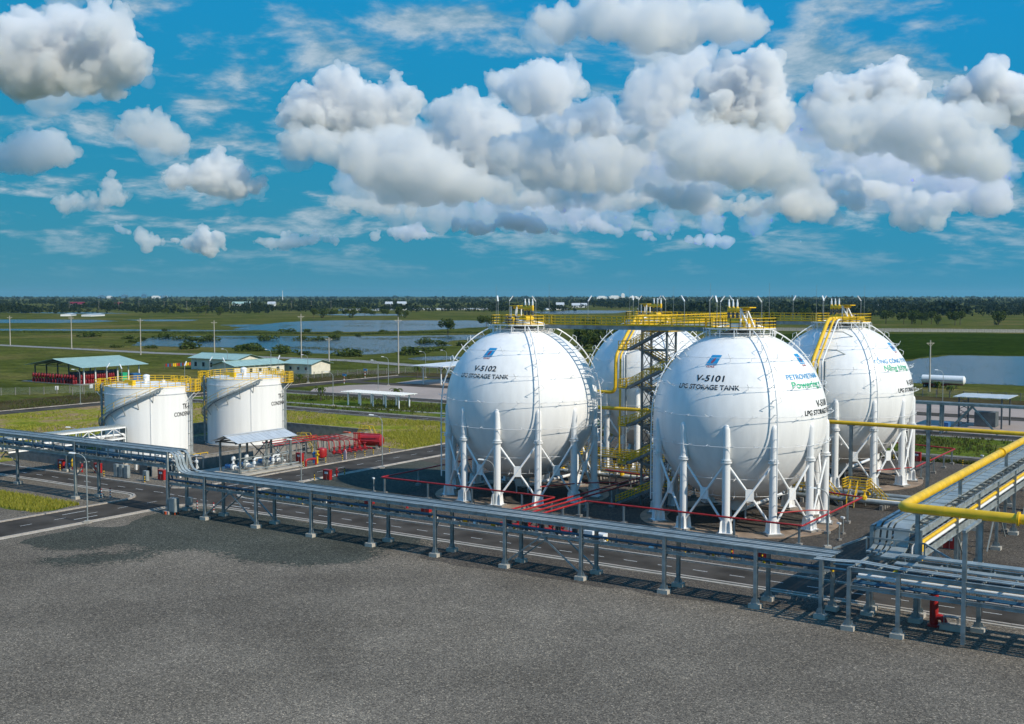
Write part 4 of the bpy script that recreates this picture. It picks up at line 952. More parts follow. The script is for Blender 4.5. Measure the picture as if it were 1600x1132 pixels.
for k, (y, lb) in enumerate(((26.6,'white pump with blue motor at the near end of the shelter'),(29.2,'white pump with blue motor second in the shelter row'),(33.2,'white pump with blue motor third in the shelter row'),(35.6,'white pump with blue motor at the far end of the shelter'))):
    p = thing('pump', lb, 'pump', (-24.5, y, .16), 0, 'pumps under the shelter')
    MB().box(-1.3,1.5,-.4,.4,0,.3).build('base_frame', M['pconc'], p)
    b = MB(); b.tube([(.1,0,.75),(.55,0,.75)], [.42,.42], 14); b.tube([(.3,0,.75),(.3,0,1.7)], .15, 8); b.tube([(.5,0,.75),(1.9,0,.75)], .16, 8); b.lathe([(.28,1.2),(.28,1.28)], 10, (.3,0,0)); b.lathe([(.2,1.65),(.34,1.75),(.3,2.2),(.12,2.35)], 10, (.3,0,0)); b.build('casing', M['reflect'], p, True)
    b = MB(); b.tube([(-1.2,0,.75),(-.2,0,.75)], .34, 14); b.tube([(-.2,0,.75),(.1,0,.75)], .1, 8); b.build('motor', M['blue'], p, True)
dis = thing('pump_discharge_piping', 'white pipes and valves at the front of the pump shelter', 'pipework')
for k in range(5):
    y = 26.2+k*1.9; b = MB(); b.tube(bend([(-23,y,.9),(-21.4,y,.9),(-21.4,y,2.2),(-21.4,y+1.4,2.2)], .3), .11, 8); b.lathe([(.16,1.3),(.26,1.4),(.26,1.7),(.1,1.8),(.25,2.0),(.25,2.05)], 8, (-21.4,y,0)); b.build('pipe_run', M['reflect'] if k % 2 else M['steel'], dis, True)
b = MB(); b.tube([(-21.3,25.4,.6),(-21.3,37.2,.6)], .09, 8); b.tube([(-22.8,25.4,2.2),(-22.8,37.6,2.2)], .08, 8); b.build('header', M['steel'], dis, True)
mp = thing('tank_side_piping', 'grey pipework and walkway between the raised rack and the pump shelter', 'pipework')
rng = random.Random(21)
for k in range(9):
    y = 18.5+k*.85; z = rng.uniform(1.2,2.6); pipe('pipe_run', None, [(-40+rng.uniform(-1,1),y,.8),(-39,y,z),(-29.5+rng.uniform(-1,.6),y,z),(-29.3,y,.5)], rng.choice((.09,.13,.18)), rng.choice(('steel','steel','white','dsteel')), parent=mp, n=8, rad=.35)
for k in range(9):
    x, y = -38+k*1.1, rng.uniform(18.4,25); b = MB(); b.lathe([(.15,.3),(.15,1.2),(.3,1.25),(.3,1.6),(.1,1.65),(.1,2.3),(.36,2.32),(.36,2.38)], 8, (x,y,0)); b.build('valve', M[rng.choice(('steel','yellow','steel','white'))], mp, True)
MB().rail([(-38,25.6,1.2),(-31.8,25.6,1.2),(-31.8,28.4,1.2)], 1.1, .04, 1.2, mids=(.5,)).build('railing', M['yellow'], mp)
MB().box(-38.2,-31.6,25.4,26.6,1.1,1.2).build('walkway', M['steel'], mp)
b = MB(); b.box(-30.6,-28.9,20.2,22.4,.05,2.4); b.box(-34.2,-32.4,17.6,18.8,.05,2.2); b.build('equipment_cabinet', M['dsteel'], mp)
b = MB()
for k in range(3): b.box(-35.6+k*1.2,-34.9+k*1.2,14.2,14.7,.1,1.9)
b.box(-29.0,-28.2,14.1,14.6,.1,1.5); b.build('control_panel', M['steel'], mp)
# red fire manifold and foam tank behind the shelter
fm = thing('fire_water_manifold', 'tangle of red fire water pipes and valves beside the bund wall', 'pipework')
for k in range(3):
    x = -29.6+k*1.3; z = 2.9-.12*k; pipe('pipe_run', None, [(x,37.6,z),(x,50+k*1.3,z),(x+.3,50+k*1.3,.5)], .075, 'red', parent=fm, n=8, rad=.3)
for k in range(7):
    y = 47.6+k*1.25; pipe('pipe_run', None, [(-30.2,y,2.5),(-24.8,y,2.5-.1*k),(-24.6,y,.7),(-22.9,y+.4,.7)], .08, 'red', parent=fm, n=8, rad=.3)
    b = MB(); b.lathe([(.2,.4),(.32,.5),(.32,.9),(.12,1.0),(.12,1.5),(.34,1.52),(.34,1.58)], 10, (-23.6,y,0)); b.tube([(-23.6,y,.7),(-22.0,y,.7)], .14, 8); b.build('valve', M['red'], fm, True)
for k in range(7): MB().bar((-27.2,38.5+k*2.1,0),(-27.2,38.5+k*2.1,2.5), .12).bar((-29.8,38.5+k*2.1,2.45),(-26.4,38.5+k*2.1,2.45), .1).build('support_frame', M['steel'], fm)
ft = thing('foam_tank', 'red horizontal foam tank at the far end of the fire manifold', 'tank', (-25.3,58.6,0), .3)
b = MB(); b.tube([(-2.3,0,1.45),(-2.0,0,1.45),(2.0,0,1.45),(2.3,0,1.45)], [.55,1.0,1.0,.55], 20); b.build('vessel', M['red'], ft, True)
b = MB(); b.box(-1.6,-1.2,-.7,.7,0,.8); b.box(1.2,1.6,-.7,.7,0,.8); b.build('saddle', M['conc'], ft)
b = MB()
for k in range(4): b.tube([(-2.4+k*.35,-1.5,.2),(-2.4+k*.35,-1.5,2.9)], .1, 8)
b.tube([(-2.6,-1.5,2.7),(2.4,-1.3,2.7)], .1, 8); b.tube([(-2.6,-1.5,1.6),(2.4,-1.3,1.4)], .12, 8); b.build('connecting_pipes', M['red'], ft, True)
def stepover(x, y, lb, L=5.0):
    t = thing('step_over', lb, 'stairs', (x, y, 0), 0, 'yellow step-overs across the bund wall')
    b = MB()
    for s in (-.5,.5):
        for hh in (0,.5,1.0): b.tube([(-L/2,s,.2+hh),(-1,s,2.3+hh),(1,s,2.3+hh),(L/2,s,.2+hh)], .045, 6)
        for q in (-L/2,-1.7,-1,0,1,1.7,L/2): zb = .2 if abs(q) >= L/2 else 2.3 if abs(q) <= 1 else 1.25; b.bar((q,s,zb),(q,s,zb+1.0), .06)
    b.build('handrail', M['yellow'], t)
    b = MB(); b.box(-1,1,-.45,.45,2.22,2.28)
    for i in range(8): f = i/8; b.cbox((-L/2+(L/2-1)*f,0,.25+f*2.0), .25, .9, .04); b.cbox((L/2-(L/2-1)*f,0,.25+f*2.0), .25, .9, .04)
    b.build('treads', M['steel'], t)
stepover(-31.2,48.5,'yellow step-over stairs across the bund wall behind the red pipes'); stepover(-29.6,62.5,'yellow step-over stairs at the far corner of the bund near the foam tank', 4.4)
for (x, y, lb) in ((-33,52,'orange red roof plate lying on the bund coping'), (-32,60,'second orange red plate on the bund coping, farther from the shelter')):
    tag(MB().box(x-.7,x+.7,y-.3,y+.3,2.1,2.3).build('coping_box', M['orange']), lb, 'box')
# ------------------------------------------------------------------ small yard equipment
cab = MB(); cab.cbox((0,0,.12), 1.25, .55, 1.35, 0); cab.cbox((0,0,1.47), 1.35, .65, .05, 0); cab.cbox((0,0,0), 1.1, .45, .12, 1); cab.box(-.3,.3,-.29,-.275,.95,1.25, 2); cab.box(-.02,.02,-.29,-.275,.2,1.4, 1)
cab_body = cab.mesh('body', [M['red'], M['conc'], M['reflect']])
for (x, y, rz, lb) in ((-8.0,29.4,0,'red hose cabinet beside the hydrant on the cross road corner'), (-23.6,39.8,0,'red hose cabinet between the pump shelter and the arched red pipe'), (-48.4,14.6,0,'red hose cabinet at the bund wall beside a blue bin'),
                      (-40.4,15.1,0,'dark red hose cabinet against the bund wall behind the raised rack leg'), (-27.4,16.2,0,'red hose cabinet under the end of the raised rack'), (9.6,18.2,0,'red hose cabinet seen through the rack left of V-5102'),
                      (18.8,18.0,0,'red hose cabinet seen through the rack in front of V-5102'), (61.6,18.0,0,'red hose cabinet seen through the rack in front of V-5101'), (56.5,95,0,'red hose cabinet beside the road behind the back right sphere'), (76.2,32.5,0,'red hose cabinet under the rack that runs away')):
    t = thing('hose_cabinet', lb, 'cabinet', (x, y, 0), rz, 'red hose cabinets'); put('body', cab_body, t)
hy = MB(); hy.lathe([(.2,0),(.2,.08),(.12,.1),(.12,.9),(.17,.92),(.17,1.0),(.1,1.15),(.03,1.25)], 12); hy.tube([(-.32,0,.7),(.32,0,.7)], .085, 8); hy.tube([(0,-.3,.65),(0,0,.65)], .1, 8); hy.lathe([(.2,1.22),(.2,1.26)], 8)
hy_me = hy.mesh('barrel', M['red'], True)
for (x, y, lb) in ((-9.2,32.6,'red fire hydrant beside the hose cabinet on the cross road kerb'), (-43.5,14.6,'dark red fire hydrant against the bund wall'), (15.0,19.0,'red fire hydrant seen through the rack between two hose cabinets'), (58.6,17.4,'red fire hydrant seen through the rack in front of V-5101')):
    t = thing('fire_hydrant', lb, 'hydrant', (x, y, 0), 0, 'red fire hydrants'); put('barrel', hy_me, t)
t = thing('fire_monitor', 'yellow valve standing on a red pipe beside the bund wall', 'valve', (-45.4,14.4,0)); MB().lathe([(.16,0),(.16,.7)], 10).build('stem', M['red'], t); b = MB(); b.lathe([(.22,.7),(.3,.9),(.2,1.3),(.3,1.5),(.1,1.9)], 10); b.tube([(-.4,0,1.0),(.5,0,1.4)], .1, 8); b.build('body', M['yellow'], t, True)
tag(MB().lathe([(.32,0),(.36,.9),(.38,.92),(.38,1.0),(.05,1.05)], 14, (-46.9,14.5,0)).build('waste_bin', M['blue'], None, True), 'blue bin beside the red hose cabinet at the bund wall', 'bin')
t = thing('arched_pipe', 'red arched pipe by the kerb beside the blue valve', 'pipe', (-19.9,38.4,0), P2); pipe('pipe_run', None, [(-1.1,0,0),(-1.1,0,1.0),(1.1,0,1.0),(1.1,0,0)], .17, 'red', parent=t, rad=.5)
t = thing('foam_unit', 'red upright vessel on legs behind the arched pipe', 'vessel', (-22.2,43.3,0)); MB().lathe([(.3,.4),(.75,.6),(.8,.8),(.8,1.7),(.7,1.95),(.1,2.1)], 16).build('vessel', M['red'], t, True); b = MB(); [b.bar((.6*math.cos(a),.6*math.sin(a),0),(.6*math.cos(a),.6*math.sin(a),.7), .1) for a in (0,2,4)]; b.build('legs', M['steel'], t)
t = thing('blue_yellow_valve', 'blue and yellow valve beside the arched red pipe', 'valve', (-21.3,40.6,0)); MB().lathe([(.22,0),(.22,1.2),(.3,1.3),(.3,1.6),(.1,1.8)], 10).build('stem', M['blue'], t, True); b = MB(); b.tube([(.7,0,0),(.7,0,1.9)], .12, 8); b.tube([(.35,0,1.4),(1.0,0,1.4)], .14, 8); b.lathe([(.3,1.9),(.3,1.98)], 10, (.7,0,0)); b.build('body', M['yellow'], t, True)
t = thing('notice_stand', 'pale pink notice stand on the kerb before the fire manifold', 'sign', (-19.9,46.2,0), -.5); b = MB(); b.add([(-.55,-.04,.1),(.55,-.04,.1),(.55,-.04,1.3),(.2,-.04,1.65),(-.55,-.04,1.3),(-.55,.04,.1),(.55,.04,.1),(.55,.04,1.3),(.2,.04,1.65),(-.55,.04,1.3)], [(0,1,2,3,4),(9,8,7,6,5),(0,5,6,1),(1,6,7,2),(2,7,8,3),(3,8,9,4),(4,9,5,0)]); b.build('panel', mat('pale pink panel', (.62,.50,.52), .7), t)
def bollard_mesh(a, c2):
    b = MB()
    for k in range(6): b.lathe([(.075,.05+k*.17),(.075,.22+k*.17)], 10, (0,0,0), k % 2, cap=(k == 5))
    b.cbox((0,0,0), .34, .34, .1, 2); return b.mesh('shaft', [a, c2, M['conc']])
bo1, bo2 = bollard_mesh(M['yellow'], M['black']), bollard_mesh(M['white'], M['red'])
BOL = [([(-19.6,36.4),(-19.8,41.6),(-19.5,45.1),(-19.6,48.2),(-19.7,50.7),(-19.8,52.9),(-19.6,56.8)], 'along the kerb before the red fire manifold, {} from the shelter'), ([(-9.2,28.0),(-9.1,34.2)], 'beside the red cabinet and hydrant on the cross road, {} from the rack'),
       ([(-47.4,13.6),(-37.0,13.6),(-27.8,13.5),(-21,20)], 'on the kerb behind the raised rack, {} from the left'), ([(2.5,13.6),(14,13.6),(24,13.6),(27,13.6),(55,14),(59.3,15.6),(62.5,15.6)], 'seen through the long rack, {} from the left'), ([(53,94.6),(58.6,94.6),(63.5,94.6)], 'beside the road behind the back right sphere, {} from the left')]
for row, lb in BOL:
    for k, (x, y) in enumerate(row): t = thing('bollard', 'striped bollard '+lb.format(nth(k)), 'bollard', (x, y, 0), 0, 'yellow and black bollards along the kerbs'); put('shaft', bo1, t)
for (x, y, lb) in ((-21.8,3.3,'red and white striped post on the island corner, nearer its tip'), (-22.4,2.4,'red and white striped post on the island corner, farther from its tip'), (-5.2,3.4,'red and white striped post beside the grey electrical box'), (-2.6,3.7,'red and white striped post right of the electrical box')):
    t = thing('bollard', lb, 'bollard', (x, y, 0), 0, 'red and white posts'); put('shaft', bo2, t, None, 0, (1,1,1.15))
t = thing('electrical_box', 'grey electrical enclosure beside the first rack post', 'cabinet', (-5.6,.2,0)); MB().box(-.55,.55,-.35,.35,.35,2.0).build('enclosure', M['steel'], t); MB().box(-.45,.45,-.38,-.36,.5,1.85).build('door', M['tray'], t); b = MB(); [b.bar((sx*.45,sy*.25,0),(sx*.45,sy*.25,.4), .08) for sx in (-1,1) for sy in (-1,1)]; b.cbox((-.9,-.5,0), .3, .3, .35); b.build('stand', M['orange'], t)
t = thing('electrical_box', 'small blue grey electrical box on the rear rack post', 'cabinet', (-5.75,2.75,0)); MB().box(-.3,.3,-.2,.2,.7,1.7).build('enclosure', M['tray'], t)
# lamp posts
def lamp_post(x, y, h, rz, lb, arm=1.6):
    t = thing('lamp_post', lb, 'lamp post', (x, y, 0), rz, 'street lamp posts')
    b = MB(); P = [(0,0,.3),(0,0,h-1.2)]+[(arm*.8*(1-math.cos(k*P2/5)), 0, h-1.2+1.1*math.sin(k*P2/5)) for k in range(1,6)]
    b.tube(P, [.075]*2+[.05]*5, 8); b.build('pole', M['steel'], t, True)
    b = MB(); p = Vector(P[-1]); b.add([(p.x-.05,-.1,p.z-.05),(p.x+.75,-.14,p.z+.02),(p.x+.75,.14,p.z+.02),(p.x-.05,.1,p.z-.05),(p.x,-.07,p.z+.1),(p.x+.65,-.1,p.z+.16),(p.x+.65,.1,p.z+.16),(p.x,.07,p.z+.1)], [(3,2,1,0),(4,5,6,7),(0,1,5,4),(1,2,6,5),(2,3,7,6),(3,0,4,7)]); b.build('lamp_head', M['reflect'], t)
    MB().cbox((0,0,0), .7, .7, .3).build('footing', M['pconc'], t)
LD = math.atan2(-.25, -1)
for (x, y, h_, lb) in ((-9.6,-8.9,8.2,'lamp post on the gravel in front of the raised rack'), (-9.4,25.6,6.2,'lamp post on the kerb before the pump shelter'), (-8.9,42.4,8.2,'lamp post on the gravel left of sphere V-5102'), (65.6,25.8,6.4,'slim lamp post at the red pipe corner right of V-5101'), (23.5,25.6,6.0,'slim lamp post before the legs of V-5102'),
                      (-82.5,111,8.2,'lamp post beside the white pergola'), (-102,150,8.5,'lamp post on the pink paved lot beyond the pergola'), (-111,165,8.5,'lamp post at the edge of the far paved lot'), (-135.6,80,8.5,'lamp post on the bank left of the condensate tanks'), (-138,160,8.5,'lamp post before the fence beside the green roofed shed'),
                      (-52.5,20.5,5.6,'lamp post behind the white truss at the nearer condensate tank'), (36.6,194,8.5,'lamp post in the lot before the white tanker'), (-121.8,196,8.5,'lamp post behind the white carport'), (-121,206,8.5,'second lamp post beyond the white carport'), (-186,172,8.5,'lamp post by the cream building gable'), (-172,178,8.5,'second lamp post by the cream building')):
    lamp_post(x, y, h_, math.pi+.55, lb)
cam_me = MB().tube([(0,0,.2),(0,0,1.75)], .06, 8, 0).cbox((0,0,0), .4, .4, .2, 1).cbox((.08,0,1.75), .5, .22, .18, 2).mesh('camera_post', [M['steel'], M['conc'], M['reflect']])
for (x, y, lb) in ((3.9,25.6,'small camera on a post at the dark gravel left of V-5102'), (64.6,33.8,'small camera on a post right of V-5101, at the red pipe'), (65.3,30.4,'small camera post near the slim lamp post'), (66.5,94,'small camera on a post beside the road behind the back spheres')):
    tag(put('camera_post', cam_me, None, (x, y, 0), 2.6), lb, 'camera', 'small camera posts')
# red pump and bench under the wide rack
t = thing('fire_monitor', 'dark red fire monitor standing under the wide rack at the road', 'hydrant', (81.9,3.0,0)); b = MB(); b.lathe([(.5,0),(.5,.15),(.34,.2),(.34,2.6),(.42,2.65),(.42,2.8)], 14); b.tube(bend([(0,0,.8),(.7,0,.8),(.9,0,.2)], .3), .24, 10); b.tube([(.2,0,2.2),(.8,0,2.3)], .12, 8); b.build('body', M['red'], t, True)
t = thing('valve_pit', 'small grating table on a concrete plinth beside the dark red monitor', 'plinth', (83.3,2.7,0)); MB().cbox((0,0,0), 1.6, .9, .45).build('plinth', M['pconc'], t); b = MB(); b.cbox((0,0,1.0), 1.1, .6, .06); [b.bar((sx*.5,sy*.25,.45),(sx*.5,sy*.25,1.02), .05) for sx in (-1,1) for sy in (-1,1)]; b.build('grating', M['steel'], t)
# ------------------------------------------------------------------ buildings and shelters beyond the plant
def gable(t, x0, x1, y0, y1, ze, zr, along='x', m='groof', over=.6, step=1.5):
    """roof of single sheets, ridge along x or y"""
    a0, a1, c0, c1 = (x0-over, x1+over, y0-over, y1+over) if along == 'x' else (y0-over, y1+over, x0-over, x1+over)
    cm = (c0+c1)/2; n = max(2, int((a1-a0)/step))
    for side in (c0, c1):
        for k in range(n):
            p0 = a0+(a1-a0)*k/n; p1 = a0+(a1-a0)*(k+1)/n-.06
            pts = [(p0,cm,zr),(p1,cm,zr),(p1,side,ze),(p0,side,ze)]; pts = [(a,b,c) if along == 'x' else (b,a,c) for a,b,c in pts]
            MB().add(pts+[(a,b,c+.07) for a,b,c in pts], [(0,1,2,3),(7,6,5,4),(0,4,5,1),(1,5,6,2),(2,6,7,3),(3,7,4,0)]).build('roof_sheet', M[m], t)
    q = [(a0,cm,zr+.1),(a1,cm,zr+.1)]; q = [(a,b,c) if along == 'x' else (b,a,c) for a,b,c in q]; MB().bar(q[0], q[1], .5, .08).build('ridge_cap', M[m], t)
s = thing('storage_shed', 'open storage shed with pale green roof left of the condensate tanks', 'shed')
gable(s, -214, -187, 117.5, 140, 5.0, 7.2, 'y')
for y in np.linspace(119,138.5,6):
    for x in (-188.5,-212.5): MB().bar((x,y,0),(x,y,5.0), .32).build('post', M['white'] if x > -200 else M['dsteel'], s)
b = MB()
for y in np.linspace(119,138.5,6): b.bar((-188.5,y,4.95),(-200.5,y,7.0), .2); b.bar((-212.5,y,4.95),(-200.5,y,7.0), .2); b.bar((-212.5,y,4.9),(-188.5,y,4.9), .2)
b.bar((-188.5,118,4.9),(-188.5,139.5,4.9), .2, .25); b.build('roof_frame', M['dsteel'], s)
MB().box(-215,-186,116,141,-.02,.15).build('floor_slab', M['conc'], s)
drum = MB(); drum.lathe([(.33,0),(.35,.1),(.35,.9),(.3,1.05),(.14,1.2),(.14,1.35)], 10, (0,0,0), 0); drum_me = drum.mesh('gas_bottle', [M['dred']], True)
rng = random.Random(31)
bm_lo = 0
for k in range(60):
    x, y = (-189.2-(k % 2)*.9, 118.6+(k//2)*.8) if k < 30 else (-190.4-((k-30)//2)*1.4, 117.6-(k % 2)*.8)
    for lvl in range(2):
        tag(put('gas_bottle', drum_me, None, (x+rng.uniform(-.1,.1), y+rng.uniform(-.1,.1), .15+lvl*1.42), rng.uniform(0,3)), 'dark red gas bottle racked along the edge of the green roofed shed', 'gas bottle', 'red gas bottles stacked at the shed')
t = thing('rack_shelving', 'dark shelving with blue beam inside the green roofed shed', 'shelving'); MB().box(-196,-195.4,119,136,.15,3.4).build('back_panel', M['dsteel'], t); MB().box(-190.6,-190.4,118,131,3.2,3.4).build('beam', M['blue'], t)
for (x, y, w, hh, m, lb) in ((-188.2,136.5,2.6,2.2,'blue','blue bin at the far end of the green roofed shed'), (-188.3,132.6,1.6,2.6,'green','bright green machine under the green roofed shed')):
    t = thing('container', lb, 'container', (x, y, .15)); b = MB(); b.cbox((0,0,0), w, w, hh*.85); b.cbox((0,0,hh*.85), w+.2, w+.2, hh*.15); b.build('body', M[m], t)
def house(label, x0, x1, y0, y1, ze, zr, along, wins, m='groof'):
    t = thing('building', label, 'building'); MB().box(x0,x1,y0,y1,0,ze).build('wall', M['cream'], t); gable(t, x0, x1, y0, y1, ze+.05, zr, along, m, .9, 2.2)
    cm = (y0+y1)/2 if along == 'x' else (x0+x1)/2
    if along == 'x':
        MB().add([(x0,y0,ze),(x0,y1,ze),(x0,cm,zr),(x1,y0,ze),(x1,y1,ze),(x1,cm,zr)], [(0,2,1),(3,4,5)]).build('gable', M['cream'], t)
    else:
        MB().add([(x0,y0,ze),(x1,y0,ze),(cm,y0,zr),(x0,y1,ze),(x1,y1,ze),(cm,y1,zr)], [(0,1,2),(3,5,4)]).build('gable', M['cream'], t)
    for (x, y, w, hh, z, ax) in wins:
        if ax == 'y':
            o = MB().box(x-w/2,x+w/2,y-.1,y-.02,z,z+hh).build('window', M['reflect'], t); MB().box(x-w/2+.12,x+w/2-.12,y-.13,y-.1,z+.12,z+hh-.12).build('pane', M['glass'], o)
        else:
            o = MB().box(x+.02,x+.1,y-w/2,y+w/2,z,z+hh).build('window', M['reflect'], t); MB().box(x+.1,x+.13,y-w/2+.12,y+w/2-.12,z+.12,z+hh-.12).build('pane', M['glass'], o)
    return t
house('cream building with pale green roof and small windows behind the condensate tanks', -218,-194.5, 184,195.5, 3.9, 5.6, 'x', [(x,184,1.5,1.8,1.0,'y') for x in (-215.5,-211.5,-207.5,-203.5,-199.5)]+[(-194.5,189.5,1.5,1.5,1.4,'x')])
house('low cream building with pale green roof right of the farther condensate tank', -184,-174, 164,186, 3.4, 4.9, 'y', [(-174,y,1.4,1.4,1.2,'x') for y in (167,171,175,179,183)])
house('small cream outbuilding with green roof behind the fence', -176,-163.5, 188,197, 3.2, 4.6, 'x', [(x,188,1.3,1.3,1.1,'y') for x in (-173,-169.5,-166)])
t = thing('carport', 'white monopitch carport canopy behind sphere V-5102', 'carport')
for k in range(14): y0 = 172+k*2.4; MB().box(-108.5,-96.5,y0,y0+2.32,5.5+.02*k,5.68+.02*k).build('roof_sheet', M['white'], t)
for y in (175,190,203):
    for x in (-106,-99.5): b = MB(); b.bar((x,y,0),(x,y,5.5), .28); b.bar((x,y,4.3),(x+1.4,y,5.5), .14); b.bar((x,y,4.3),(x-1.4,y,5.5), .14); b.build('post', M['white'], t)
t = thing('pergola', 'white pergola walkway with slatted roof beside the lamp post', 'pergola')
for k in range(5):
    for y in (114.6,118.4): MB().bar((-81+k*3.9,y,0),(-81+k*3.9,y,3.0), .26).build('post', M['white'], t)
for y in (114.6,118.4): MB().box(-82.6,-63.8,y-.12,y+.12,3.0,3.2).build('beam', M['white'], t)
sl_ = MB().box(-.09,.09,-3,3,0,.14).mesh('slat', M['white'])
for k in range(38): put('slat', sl_, t, (-82.4+k*.5,116.5,3.2))
# fences
def fence(label, P, post=3.2, h=2.0):
    t = thing('wire_fence', label, 'fence', (0,0,0), 0, 'wire fences round the plant'); me = MB().bar((0,0,0),(0,0,h), .16).mesh('fence_post', M['conc']); w = MB()
    for i in range(len(P)-1):
        a = Vector((*P[i],0)); b_ = Vector((*P[i+1],0)); n = max(1, int((b_-a).length/post))
        for k in range(n): put('fence_post', me, t, a.lerp(b_, k/n))
        for z in np.linspace(.2, h-.1, 8): w.bar(a+Vector((0,0,z)), b_+Vector((0,0,z)), .03)
    w.build('wire', M['steel'], t)
fence('grey wire fence on concrete posts beyond the paved lots', [(-160,95),(-150,186),(-140,213),(-60,214),(10,214),(60,216)])
fence('grey wire fence beside the red gas bottles', [(-185,70),(-168,92),(-163,108),(-160,150)])
for (x, y, lb) in ((-167.5,95.5,'square white notice board on the fence, left one'), (-164.5,104,'square white notice board on the fence, right one')):
    tag(MB().box(x-.05,x+.05,y-.5,y+.5,1.0,2.0).build('notice_board', M['reflect']), lb, 'sign')
t = thing('clothes_line', 'line of coloured clothes strung before the cream building', 'washing line'); pa, pb = Vector((-225,178,1.9)), Vector((-225,190,1.9)); MB().tube([pa, pb], .02, 4).build('line', M['dsteel'], t)
for p in (pa, pb): MB().bar((p.x,p.y,0),(p.x,p.y,2.0), .1).build('post', M['dsteel'], t)
for k in range(14): c = ('red','blue','dred','dsteel','yellow','yellow','orange')[k % 7]; y = 178.5+k*.82; MB().box(-225.03,-224.97,y,y+.6,.9-.1*(k % 3),1.88).build('garment', M[c], t)
# white boundary wall far right, long white greenhouses on the horizon
def far_wall(label, P, h):
    t = thing('boundary_wall', label, 'wall')
    for i in range(len(P)-1):
        a = Vector((*P[i],0)); b_ = Vector((*P[i+1],0)); n = max(1, int((b_-a).length/5)); d = (b_-a)/n; me = MB().bar((0,0,h/2), (d.length-.15,0,h/2), .25, h).mesh('wall_panel', M['pconc'])
        for k in range(n): put('wall_panel', me, t, a+d*k, math.atan2(d.y,d.x))
far_wall('long pale boundary wall beyond the green rice field', [(-213,717),(-140,739),(-82,761),(-20,784)], 2.3)
# tanker trailer
t = thing('tanker_trailer', 'white tanker trailer with red underframe parked beside the pond', 'trailer', (23.8,247.5,0), .0)
L = 12.0; b = MB(); b.tube([(-L/2,0,2.35),(-L/2+.35,0,2.35),(L/2-.35,0,2.35),(L/2,0,2.35)], [.7,1.2,1.2,.7], 20); b.build('tank_barrel', M['white'], t, True)
b = MB(); b.box(-L/2+.4,L/2-.5,-1.24,-1.2,2.1,2.18); b.build('side_stripe', M['red'], t)
b = MB(); b.bar((-L/2+.3,0,1.05),(L/2-.6,0,1.05), .9, .3); b.box(-3.0,2.0,-1.15,-.7,.6,1.1); b.build('underframe', M['dred'], t)
for x in (-4.8,-3.5,-2.2):
    for y in (-.95,.95): w = MB().tube([(x,y-.15,.5),(x,y+.15,.5)], .5, 14).build('wheel', M['black'], t, True); MB().tube([(x,y-.17,.5),(x,y-.155,.5)], .24, 10).build('rim', M['steel'], w)
b = MB(); b.bar((3.6,-.8,0),(3.6,-.8,1.0), .14); b.bar((3.6,.8,0),(3.6,.8,1.0), .14); b.build('landing_leg', M['dsteel'], t)
# pipe bridge and loading shelter far right
t = thing('pipe_bridge', 'grey pipe bridge on braced legs before the pink lot at right', 'pipe bridge')
MB().bar((42,135,5.75),(140,135,5.75), .6, .5).build('top_beam', M['steel'], t); MB().bar((42,136.6,5.75),(140,136.6,5.75), .6, .5).build('top_beam', M['steel'], t)
for x in (48,50.4,72,74.4):
    for y in (135,136.6): MB().bar((x,y,0),(x,y,5.6), .4).build('post', M['steel'], t)
for x in (56,80): b = MB(); b.bar((x,135,5.5),(x-4.6,135,.4), .3); b.bar((x,135,5.5),(x+4.6,135,.4), .3); b.bar((x,136.6,5.5),(x-4.6,136.6,.4), .3); b.build('diagonal_brace', M['steel'], t)
t = thing('loading_shelter', 'small loading shelter with white corrugated roof at the right edge', 'shelter')
for k in range(8): MB().box(49.5+k*1.3,50.72+k*1.3,148,158,6.0+.03*(k % 2),6.12+.03*(k % 2)).build('roof_sheet', M['wroof'], t)
for x in (50.5,58.5):
    for y in (149,157): MB().bar((x,y,0),(x,y,6.0), .3).build('post', M['dsteel'], t)
b = MB()
for k in range(5): b.bar((50.5,149,k*1.1+.3),(52.5,149,k*1.1+1.3), .12); b.bar((52.5,149,k*1.1+.3),(50.5,149,k*1.1+1.3), .12)
b.box(53,57,151,154,.1,3.0); b.build('loading_arm', M['dsteel'], t); MB().box(48,49.2,146,148,.1,1.0).build('blue_hopper', M['blue'], t)
# direction signs on the lot
for (x, y, lb) in ((-127.2,164,'blue direction sign on a striped post beside the lot, nearer one'), (-137.9,185.5,'blue direction sign on a striped post beside the fence, farther one')):
    t = thing('road_sign', lb, 'sign', (x, y, 0), 1.2); b = MB()
    for k in range(6): b.lathe([(.09,k*.5),(.09,k*.5+.5)], 8, (0,0,0), k % 2, cap=False)
    b.build('post', [M['reflect'], M['red']], t); MB().box(-.06,.06,-1.3,1.0,2.3,2.9).build('panel', M['skyblue'], t)
# ------------------------------------------------------------------ utility poles
up = MB(); up.tube([(0,0,0),(0,0,14)], [.26,.14], 8); up_me = up.mesh('pole', M['pconc'], True); ua_me = MB().bar((-1.3,0,13.2),(1.3,0,13.2), .14).bar((-1.3,0,13.2),(0,0,12.4), .07).bar((1.3,0,13.2),(0,0,12.4), .07).mesh('cross_arm', M['pconc'])
for k, (x, y, h_) in enumerate(((-385,253,1.15),(-313,237,1.15),(-277,247,1.1),(-216,237,1.35),(-142,207,1.35),(-178,212,.8),(24,232,1.0),(-450,262,1.1))):
    t = thing('utility_pole', ('utility pole far left beyond the green roofed shed','utility pole above the shed roof beside the left pond','utility pole behind the cream building','utility pole before the wide pond between tank and sphere','utility pole beside the white carport','short concrete pole at the outbuilding fence','utility pole before the white tanker','utility pole at the far left edge')[k], 'utility pole', (x, y, 0), 1.0, 'concrete utility poles'); put('pole', up_me, t, None, 0, (1,1,h_)); put('cross_arm', ua_me, t, (0,0,13.2*(h_-1)))
